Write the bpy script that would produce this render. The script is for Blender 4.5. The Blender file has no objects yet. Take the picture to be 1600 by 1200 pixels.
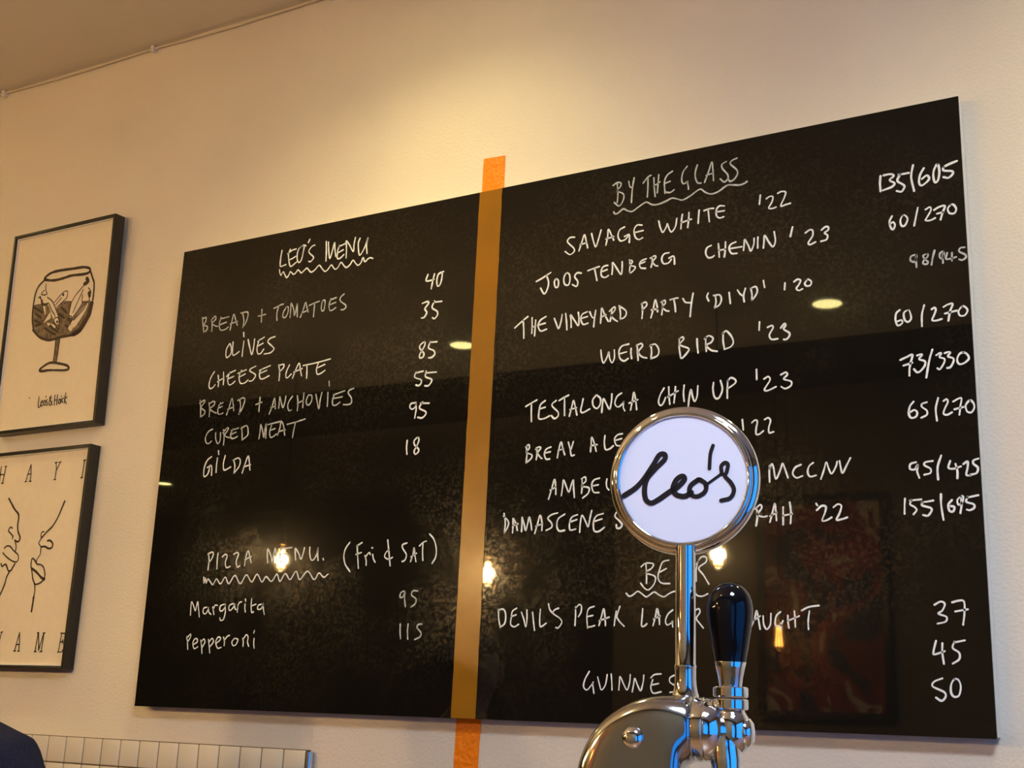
import bpy, bmesh, math, random
from mathutils import Vector, Matrix, noise

scene = bpy.context.scene
random.seed(4)
ZF = 1.45                      # floor to the lower edge of the menu board
R = math.radians

# ------------------------------------------------------------------ camera
cam_data = bpy.data.cameras.new('camera')
cam = bpy.data.objects.new('camera', cam_data)
scene.collection.objects.link(cam)
cam_data.sensor_fit = 'HORIZONTAL'
cam_data.sensor_width = 36.0
cam_data.lens = 1962.22 / 1600.0 * 36.0
cam_data.clip_start = 0.05
yaw, pitch, roll = -0.53108767, 0.25986735, 0.03749902
fwd = Vector((math.sin(yaw) * math.cos(pitch), math.cos(yaw) * math.cos(pitch), math.sin(pitch)))
rgt = Vector((math.cos(yaw), -math.sin(yaw), 0.0))
upv = rgt.cross(fwd)
r2 = rgt * math.cos(roll) + upv * math.sin(roll)
u2 = -rgt * math.sin(roll) + upv * math.cos(roll)
m = Matrix((r2, u2, -fwd)).transposed().to_4x4()
m.translation = Vector((2.416456, -2.363492, ZF + 0.004686))
cam.matrix_world = m
scene.camera = cam

# ------------------------------------------------------------------ world: blue dusk sky outside the windows
world = bpy.data.worlds.new('dusk_sky')
scene.world = world
world.use_nodes = True
bg = world.node_tree.nodes['Background']
bg.inputs['Color'].default_value = (0.03, 0.31, 1.0, 1.0)
bg.inputs['Strength'].default_value = 1.8

# ------------------------------------------------------------------ exposure
scene.view_settings.view_transform = 'Standard'
scene.view_settings.look = 'None'
scene.view_settings.exposure = 0.0
scene.view_settings.gamma = 1.0
scene.view_settings.use_curve_mapping = False
try:
    scene.cycles.use_denoising = True
    scene.cycles.denoiser = 'OPENIMAGEDENOISE'
    scene.cycles.max_bounces = 8
    scene.cycles.caustics_reflective = False
    scene.cycles.caustics_refractive = False
    scene.cycles.sample_clamp_indirect = 6.0
except Exception:
    pass

# ------------------------------------------------------------------ light levels
SPOT_WALL = 41.0
SPOT_ROOM = 45.0
BULB_W = 61.0
WARM = (1.0, 0.83, 0.36)
AMBER = (1.0, 0.765, 0.395)
COOL = (0.76, 0.88, 1.0)
FILL_STRENGTH = 84.0


def ceil_z(x):
    return ZF + 1.905 - 0.012 * x


# ------------------------------------------------------------------ materials
MATS = {}


def mat(name, color, rough=0.5, metal=0.0, spec=0.5, coat=0.0, coat_rough=0.03, emit=None, estr=0.0,
        noise_scale=None, noise_amt=0.0, bump=0.0, bump_scale=40.0):
    if name in MATS:
        return MATS[name]
    mt = bpy.data.materials.new(name)
    mt.use_nodes = True
    nt = mt.node_tree
    b = nt.nodes['Principled BSDF']
    b.inputs['Base Color'].default_value = (*color, 1)
    b.inputs['Roughness'].default_value = rough
    b.inputs['Metallic'].default_value = metal
    b.inputs['Specular IOR Level'].default_value = spec
    b.inputs['Coat Weight'].default_value = coat
    b.inputs['Coat Roughness'].default_value = coat_rough
    if emit:
        b.inputs['Emission Color'].default_value = (*emit, 1)
        b.inputs['Emission Strength'].default_value = estr
    if noise_scale or bump:
        tc = nt.nodes.new('ShaderNodeTexCoord')
    if noise_scale:
        n = nt.nodes.new('ShaderNodeTexNoise')
        n.inputs['Scale'].default_value = noise_scale
        n.inputs['Detail'].default_value = 6
        nt.links.new(tc.outputs['Object'], n.inputs['Vector'])
        r = nt.nodes.new('ShaderNodeValToRGB')
        r.color_ramp.elements[0].position = 0.3
        r.color_ramp.elements[1].position = 0.7
        r.color_ramp.elements[0].color = (*[c * (1 - noise_amt) for c in color], 1)
        r.color_ramp.elements[1].color = (*[min(1, c * (1 + noise_amt)) for c in color], 1)
        nt.links.new(n.outputs['Fac'], r.inputs['Fac'])
        nt.links.new(r.outputs['Color'], b.inputs['Base Color'])
    if bump:
        n2 = nt.nodes.new('ShaderNodeTexNoise')
        n2.inputs['Scale'].default_value = bump_scale
        n2.inputs['Detail'].default_value = 5
        nt.links.new(tc.outputs['Object'], n2.inputs['Vector'])
        bp = nt.nodes.new('ShaderNodeBump')
        bp.inputs['Strength'].default_value = bump
        bp.inputs['Distance'].default_value = 0.004
        nt.links.new(n2.outputs['Fac'], bp.inputs['Height'])
        nt.links.new(bp.outputs['Normal'], b.inputs['Normal'])
    MATS[name] = mt
    return mt


M_wall = mat('cream_plaster', (0.76, 0.70, 0.63), 0.85, spec=0.2, noise_scale=2.2, noise_amt=0.045, bump=0.35, bump_scale=150)
M_ceil = mat('ceiling_paint', (0.70, 0.64, 0.57), 0.9, spec=0.15, noise_scale=1.5, noise_amt=0.03)
M_farwall = mat('brown_paint', (0.17, 0.13, 0.075), 0.8, noise_scale=1.2, noise_amt=0.15)
M_floor = mat('floor_boards', (0.16, 0.09, 0.05), 0.5, noise_scale=3, noise_amt=0.3)
M_darktrim = mat('dark_timber', (0.035, 0.024, 0.016), 0.5, noise_scale=6, noise_amt=0.3)
M_black = mat('satin_black_frame', (0.012, 0.011, 0.010), 0.42, noise_scale=30, noise_amt=0.2)
M_white_edge = mat('white_edge_paint', (0.80, 0.80, 0.80), 0.35)
M_paper = mat('cream_poster_paper', (0.80, 0.71, 0.58), 0.6, noise_scale=60, noise_amt=0.02)
M_ink = mat('brown_black_ink', (0.045, 0.030, 0.018), 0.7)
M_wash = mat('grey_ink_wash', (0.17, 0.125, 0.085), 0.7, noise_scale=70, noise_amt=0.55)
M_chalk = mat('white_chalk_marker', (0.82, 0.85, 0.93), 0.6, noise_scale=140, noise_amt=0.10)
M_chalk2 = mat('thin_chalk_marker', (0.47, 0.49, 0.53), 0.6, noise_scale=90, noise_amt=0.28)
M_chrome = mat('chrome', (0.79, 0.82, 0.88), 0.055, metal=1.0)
M_steel = mat('polished_steel', (0.47, 0.475, 0.49), 0.12, metal=1.0, noise_scale=25, noise_amt=0.05)
M_badge = mat('white_badge_face', (0.69, 0.70, 0.88), 0.25, coat=0.4)
M_logo = mat('black_lettering', (0.008, 0.006, 0.010), 0.35)
M_handle = mat('glossy_black_handle', (0.003, 0.003, 0.005), 0.07, spec=0.32)
M_tape_wall = mat('orange_tape_over_plaster', (0.98, 0.235, 0.000), 0.38, noise_scale=45, noise_amt=0.06, bump=0.6, bump_scale=110)
M_tape_board = mat('orange_tape_over_black', (0.27, 0.112, 0.001), 0.30, coat=0.10, coat_rough=0.15, noise_scale=9, noise_amt=0.10)
M_tile = mat('cream_tile_glaze', (0.66, 0.61, 0.56), 0.42, noise_scale=8, noise_amt=0.03)
M_grout = mat('grey_brown_grout', (0.15, 0.105, 0.065), 0.9)
M_gloss_trim = mat('glossy_white_trim', (0.75, 0.77, 0.80), 0.12, coat=1.0)
M_trim_metal = mat('brushed_trim_metal', (0.75, 0.76, 0.78), 0.20, metal=1.0)
M_cable = mat('cream_cable_sheath', (0.66, 0.57, 0.46), 0.5)
M_clip = mat('white_plastic_clip', (0.86, 0.83, 0.78), 0.4)
M_navy = mat('navy_cotton', (0.020, 0.020, 0.040), 0.9, spec=0.1, noise_scale=220, noise_amt=0.25, bump=0.3, bump_scale=500)
M_trouser = mat('charcoal_cotton', (0.02, 0.02, 0.022), 0.9)
M_skin = mat('skin', (0.50, 0.30, 0.21), 0.55)
M_hair = mat('dark_brown_hair', (0.03, 0.018, 0.010), 0.6, noise_scale=120, noise_amt=0.4)
M_brass = mat('aged_brass', (0.45, 0.30, 0.12), 0.35, metal=1.0)
M_counter = mat('oiled_timber_counter', (0.18, 0.09, 0.04), 0.35, noise_scale=5, noise_amt=0.35)
M_fil = mat('glowing_filament', (1, 0.6, 0.2), 0.5, emit=(1.0, 0.50, 0.14), estr=560.0)
M_diff = mat('glowing_downlight_lens', (1, 0.9, 0.6), 0.5, emit=(1.0, 0.86, 0.32), estr=42.0)
M_shoe = mat('black_leather', (0.01, 0.01, 0.01), 0.4)


def board_material():
    mt = bpy.data.materials.new('glossy_black_board')
    mt.use_nodes = True
    nt = mt.node_tree
    b = nt.nodes['Principled BSDF']
    b.inputs['Base Color'].default_value = (0.006, 0.0055, 0.005, 1)
    b.inputs['Roughness'].default_value = 0.17
    b.inputs['Specular IOR Level'].default_value = 0.16
    b.inputs['Coat Weight'].default_value = 1.0
    b.inputs['Coat IOR'].default_value = 1.36
    tc = nt.nodes.new('ShaderNodeTexCoord')
    n = nt.nodes.new('ShaderNodeTexNoise')
    n.inputs['Scale'].default_value = 2.5
    n.inputs['Detail'].default_value = 4
    nt.links.new(tc.outputs['Object'], n.inputs['Vector'])
    mr = nt.nodes.new('ShaderNodeMapRange')
    mr.inputs['To Min'].default_value = 0.01
    mr.inputs['To Max'].default_value = 0.035
    nt.links.new(n.outputs['Fac'], mr.inputs['Value'])
    nt.links.new(mr.outputs['Result'], b.inputs['Coat Roughness'])
    # wiped-on dust: patchy and speckled second, rougher gloss
    n1 = nt.nodes.new('ShaderNodeTexNoise')
    n1.inputs['Scale'].default_value = 3.5
    n1.inputs['Detail'].default_value = 3
    n2 = nt.nodes.new('ShaderNodeTexNoise')
    n2.inputs['Scale'].default_value = 160.0
    n2.inputs['Detail'].default_value = 2
    for q in (n1, n2):
        nt.links.new(tc.outputs['Object'], q.inputs['Vector'])
    m1 = nt.nodes.new('ShaderNodeMapRange')
    m1.inputs['From Min'].default_value = 0.42; m1.inputs['From Max'].default_value = 0.68
    nt.links.new(n1.outputs['Fac'], m1.inputs['Value'])
    m2 = nt.nodes.new('ShaderNodeMapRange')
    m2.inputs['From Min'].default_value = 0.45; m2.inputs['From Max'].default_value = 0.75
    m2.inputs['To Min'].default_value = 0.03; m2.inputs['To Max'].default_value = 0.9
    nt.links.new(n2.outputs['Fac'], m2.inputs['Value'])
    mu = nt.nodes.new('ShaderNodeMath'); mu.operation = 'MULTIPLY'
    nt.links.new(m1.outputs['Result'], mu.inputs[0]); nt.links.new(m2.outputs['Result'], mu.inputs[1])
    ad = nt.nodes.new('ShaderNodeMath'); ad.operation = 'MULTIPLY_ADD'
    ad.inputs[1].default_value = 0.55; ad.inputs[2].default_value = 0.02
    nt.links.new(mu.outputs[0], ad.inputs[0])
    nt.links.new(ad.outputs[0], b.inputs['Specular IOR Level'])
    return mt


M_board = board_material()


def glass_material(name, tint=(1, 1, 1)):
    mt = bpy.data.materials.new(name)
    mt.use_nodes = True
    nt = mt.node_tree
    nt.nodes.clear()
    out = nt.nodes.new('ShaderNodeOutputMaterial')
    mix = nt.nodes.new('ShaderNodeMixShader')
    fr = nt.nodes.new('ShaderNodeFresnel')
    fr.inputs['IOR'].default_value = 1.45
    tr = nt.nodes.new('ShaderNodeBsdfTransparent')
    tr.inputs['Color'].default_value = (*tint, 1)
    gl = nt.nodes.new('ShaderNodeBsdfGlossy')
    gl.inputs['Roughness'].default_value = 0.02
    nt.links.new(fr.outputs['Fac'], mix.inputs['Fac'])
    nt.links.new(tr.outputs['BSDF'], mix.inputs[1])
    nt.links.new(gl.outputs['BSDF'], mix.inputs[2])
    nt.links.new(mix.outputs['Shader'], out.inputs['Surface'])
    return mt


M_pane = glass_material('window_glass', (0.96, 0.98, 1.0))
M_bulbglass = glass_material('amber_bulb_glass', (1.0, 0.93, 0.80))


def painting_material():
    mt = bpy.data.materials.new('red_abstract_paint')
    mt.use_nodes = True
    nt = mt.node_tree
    b = nt.nodes['Principled BSDF']
    b.inputs['Roughness'].default_value = 0.5
    tc = nt.nodes.new('ShaderNodeTexCoord')
    n = nt.nodes.new('ShaderNodeTexNoise')
    n.inputs['Scale'].default_value = 2.7
    n.inputs['Detail'].default_value = 2.0
    n.inputs['Distortion'].default_value = 1.6
    nt.links.new(tc.outputs['Object'], n.inputs['Vector'])
    r = nt.nodes.new('ShaderNodeValToRGB')
    r.color_ramp.interpolation = 'CONSTANT'
    e = r.color_ramp.elements
    e[0].position = 0.0; e[0].color = (0.01, 0.015, 0.04, 1)
    e[1].position = 0.42; e[1].color = (0.17, 0.012, 0.012, 1)
    for p, c in ((0.50, (0.26, 0.02, 0.03, 1)), (0.56, (0.46, 0.38, 0.26, 1)), (0.63, (0.21, 0.018, 0.02, 1))):
        x = e.new(p); x.color = c
    nt.links.new(n.outputs['Fac'], r.inputs['Fac'])
    nt.links.new(r.outputs['Color'], b.inputs['Base Color'])
    return mt


M_painting = painting_material()


# ------------------------------------------------------------------ helpers
def link(o, parent=None):
    scene.collection.objects.link(o)
    if parent is not None:
        o.parent = parent
    return o


def tag(o, label=None, cat=None, group=None, kind=None):
    if label: o['label'] = label
    if cat: o['category'] = cat
    if group: o['group'] = group
    if kind: o['kind'] = kind
    return o


def thing(name, label, cat, loc=(0, 0, 0), rz=0.0, group=None):
    o = bpy.data.objects.new(name, None)
    o.empty_display_size = 0.05
    o.location = loc
    o.rotation_euler = (0, 0, rz)
    link(o)
    return tag(o, label, cat, group)


def build(name, bm, mt, parent=None, smooth=None, recalc=True):
    if recalc:
        bmesh.ops.recalc_face_normals(bm, faces=bm.faces)
    me = bpy.data.meshes.new(name)
    bm.to_mesh(me)
    bm.free()
    me.materials.append(mt)
    if smooth is not None:
        for p in me.polygons:
            p.use_smooth = True
        me.set_sharp_from_angle(angle=R(smooth))
    return link(bpy.data.objects.new(name, me), parent)


def add_box(bm, lo, hi, bevel=0.0, seg=2):
    vs = [bm.verts.new((x, y, z)) for x in (lo[0], hi[0]) for y in (lo[1], hi[1]) for z in (lo[2], hi[2])]
    idx = [(0, 1, 3, 2), (4, 6, 7, 5), (0, 4, 5, 1), (2, 3, 7, 6), (0, 2, 6, 4), (1, 5, 7, 3)]
    fs = [bm.faces.new([vs[i] for i in f]) for f in idx]
    if bevel:
        es = list({e for f in fs for e in f.edges})
        bmesh.ops.bevel(bm, geom=es, offset=bevel, segments=seg, affect='EDGES', profile=0.6)


def box(name, lo, hi, mt, parent=None, bevel=0.0, kind=None):
    bm = bmesh.new()
    add_box(bm, lo, hi, bevel)
    o = build(name, bm, mt, parent, smooth=40 if bevel else None)
    if kind:
        o['kind'] = kind
    return o


def add_rings(bm, rings, cap0=True, cap1=True):
    vr = [[bm.verts.new(p) for p in r] for r in rings]
    n = len(vr[0])
    for a, b in zip(vr, vr[1:]):
        for i in range(n):
            j = (i + 1) % n
            bm.faces.new((a[i], a[j], b[j], b[i]))
    if cap0: bm.faces.new(list(reversed(vr[0])))
    if cap1: bm.faces.new(vr[-1])


def add_lathe(bm, prof, origin=(0, 0, 0), axis=(0, 0, 1), n=48, cap0=True, cap1=True):
    """prof: (radius, height along axis)"""
    ax = Vector(axis).normalized()
    ref = Vector((0, 1, 0)) if abs(ax.z) > 0.9 else Vector((0, 0, 1))
    e1 = ref.cross(ax).normalized()
    e2 = ax.cross(e1)
    o = Vector(origin)
    rings = []
    for r, h in prof:
        r = max(r, 1e-5)
        rings.append([o + ax * h + (e1 * math.cos(2 * math.pi * i / n) + e2 * math.sin(2 * math.pi * i / n)) * r for i in range(n)])
    add_rings(bm, rings, cap0, cap1)


def add_tube(bm, pts, radii, n=24, caps=True):
    pts = [Vector(p) for p in pts]
    if not isinstance(radii, (list, tuple)):
        radii = [radii] * len(pts)
    rings = []
    prev = None
    for i, p in enumerate(pts):
        t = (pts[min(i + 1, len(pts) - 1)] - pts[max(i - 1, 0)]).normalized()
        if prev is None:
            ref = Vector((0, 1, 0)) if abs(t.y) < 0.9 else Vector((0, 0, 1))
            e1 = ref.cross(t).normalized()
        else:
            e1 = (prev - t * prev.dot(t)).normalized()
        prev = e1
        e2 = t.cross(e1)
        rings.append([p + (e1 * math.cos(2 * math.pi * k / n) + e2 * math.sin(2 * math.pi * k / n)) * radii[i] for k in range(n)])
    add_rings(bm, rings, caps, caps)


def catmull(pts, per=6):
    if len(pts) < 3:
        return [Vector(p) for p in pts]
    P = [Vector(p) for p in pts]
    closed = (P[0] - P[-1]).length < 1e-6
    out = []
    n = len(P)
    for i in range(n - 1):
        p1, p2 = P[i], P[i + 1]
        p0 = P[i - 1] if i > 0 else (P[-2] if closed else p1 * 2 - p2)
        p3 = P[i + 2] if i + 2 < n else (P[1] if closed else p2 * 2 - p1)
        for k in range(per):
            t = k / per
            out.append(0.5 * ((2 * p1) + (p2 - p0) * t + (2 * p0 - 5 * p1 + 4 * p2 - p3) * t * t + (3 * p1 - p0 - 3 * p2 + p3) * t ** 3))
    out.append(P[-1])
    return out


def parse(s):
    return [[tuple(float(v) / 1000.0 for v in p.split(',')) for p in st.split()] for st in s.split(';')]


def add_stroke(bm, pts2, w, to3, per=6, jitter=0.0):
    """a round-ended pen stroke of width w following 2-D points, mapped to 3-D by to3"""
    c = catmull([Vector((p[0], p[1])) for p in pts2], per)
    d = [c[0]]
    for p in c[1:]:
        if (p - d[-1]).length > 1e-5:
            d.append(p)
    if len(d) < 2:
        d.append(d[0] + Vector((0, w * 0.4)))
    h = w / 2
    L, Rr = [], []
    ph = random.random() * 9
    for i, p in enumerate(d):
        t = (d[min(i + 1, len(d) - 1)] - d[max(i - 1, 0)]).normalized()
        nrm = Vector((-t.y, t.x))
        hh = h * (1 + jitter * noise.noise(Vector((ph, p.x * 60, p.y * 60))))
        L.append(p + nrm * hh)
        Rr.append(p - nrm * hh)
    vl = [bm.verts.new(to3(p)) for p in L]
    vr = [bm.verts.new(to3(p)) for p in Rr]
    for i in range(len(vl) - 1):
        bm.faces.new((vl[i], vr[i], vr[i + 1], vl[i + 1]))
    for end, vs in ((0, (vl[0], vr[0])), (-1, (vl[-1], vr[-1]))):
        p = d[end]
        t = (d[0] - d[1]) if end == 0 else (d[-1] - d[-2])
        t.normalize()
        nrm = Vector((-t.y, t.x))
        arc = [bm.verts.new(to3(p + (nrm * math.cos(a) + t * math.sin(a)) * h)) for a in [math.pi * k / 6 for k in range(1, 6)]]
        a, b = (vs[0], vs[1])
        if end == 0:
            bm.faces.new([b] + arc + [a])
        else:
            bm.faces.new([a] + arc + [b])


def clusters(strokes):
    """strokes that lie close together (letters of a word) go together"""
    bb = [(min(p[0] for p in s), min(p[1] for p in s), max(p[0] for p in s), max(p[1] for p in s)) for s in strokes]
    grp = list(range(len(strokes)))
    for i in range(len(bb)):
        for j in range(i):
            a, b = bb[i], bb[j]
            g = math.hypot(max(0, a[0] - b[2], b[0] - a[2]), max(0, a[1] - b[3], b[1] - a[3]))
            size = max(a[2] - a[0], a[3] - a[1], b[2] - b[0], b[3] - b[1])
            if g <= max(0.018, 0.45 * size) and grp[i] != grp[j]:
                k = grp[j]
                grp = [grp[i] if v == k else v for v in grp]
    out = {}
    for i, k in enumerate(grp):
        out.setdefault(k, []).append(strokes[i])
    return list(out.values())


def add_poly(bm, pts2, to3):
    c = catmull([Vector((p[0], p[1])) for p in list(pts2) + [pts2[0]]], 4)[:-1]
    vs = [bm.verts.new(to3(p)) for p in c]
    f = bm.faces.new(vs)
    bmesh.ops.triangulate(bm, faces=[f])


def face_to(o, direction):
    """flip flat faces so that they look along direction"""
    me = o.data
    d = Vector(direction)
    if sum(p.normal.dot(d) * p.area for p in me.polygons) < 0:
        me.flip_normals()


def copy_thing(root, loc=None, rz=None):
    r = root.copy()
    scene.collection.objects.link(r)
    if loc is not None: r.location = loc
    if rz is not None: r.rotation_euler = (0, 0, rz)
    for ch in list(root.children):
        c = ch.copy()
        scene.collection.objects.link(c)
        c.parent = r
        for g in list(ch.children):
            k = g.copy()
            scene.collection.objects.link(k)
            k.parent = c
    return r


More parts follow.
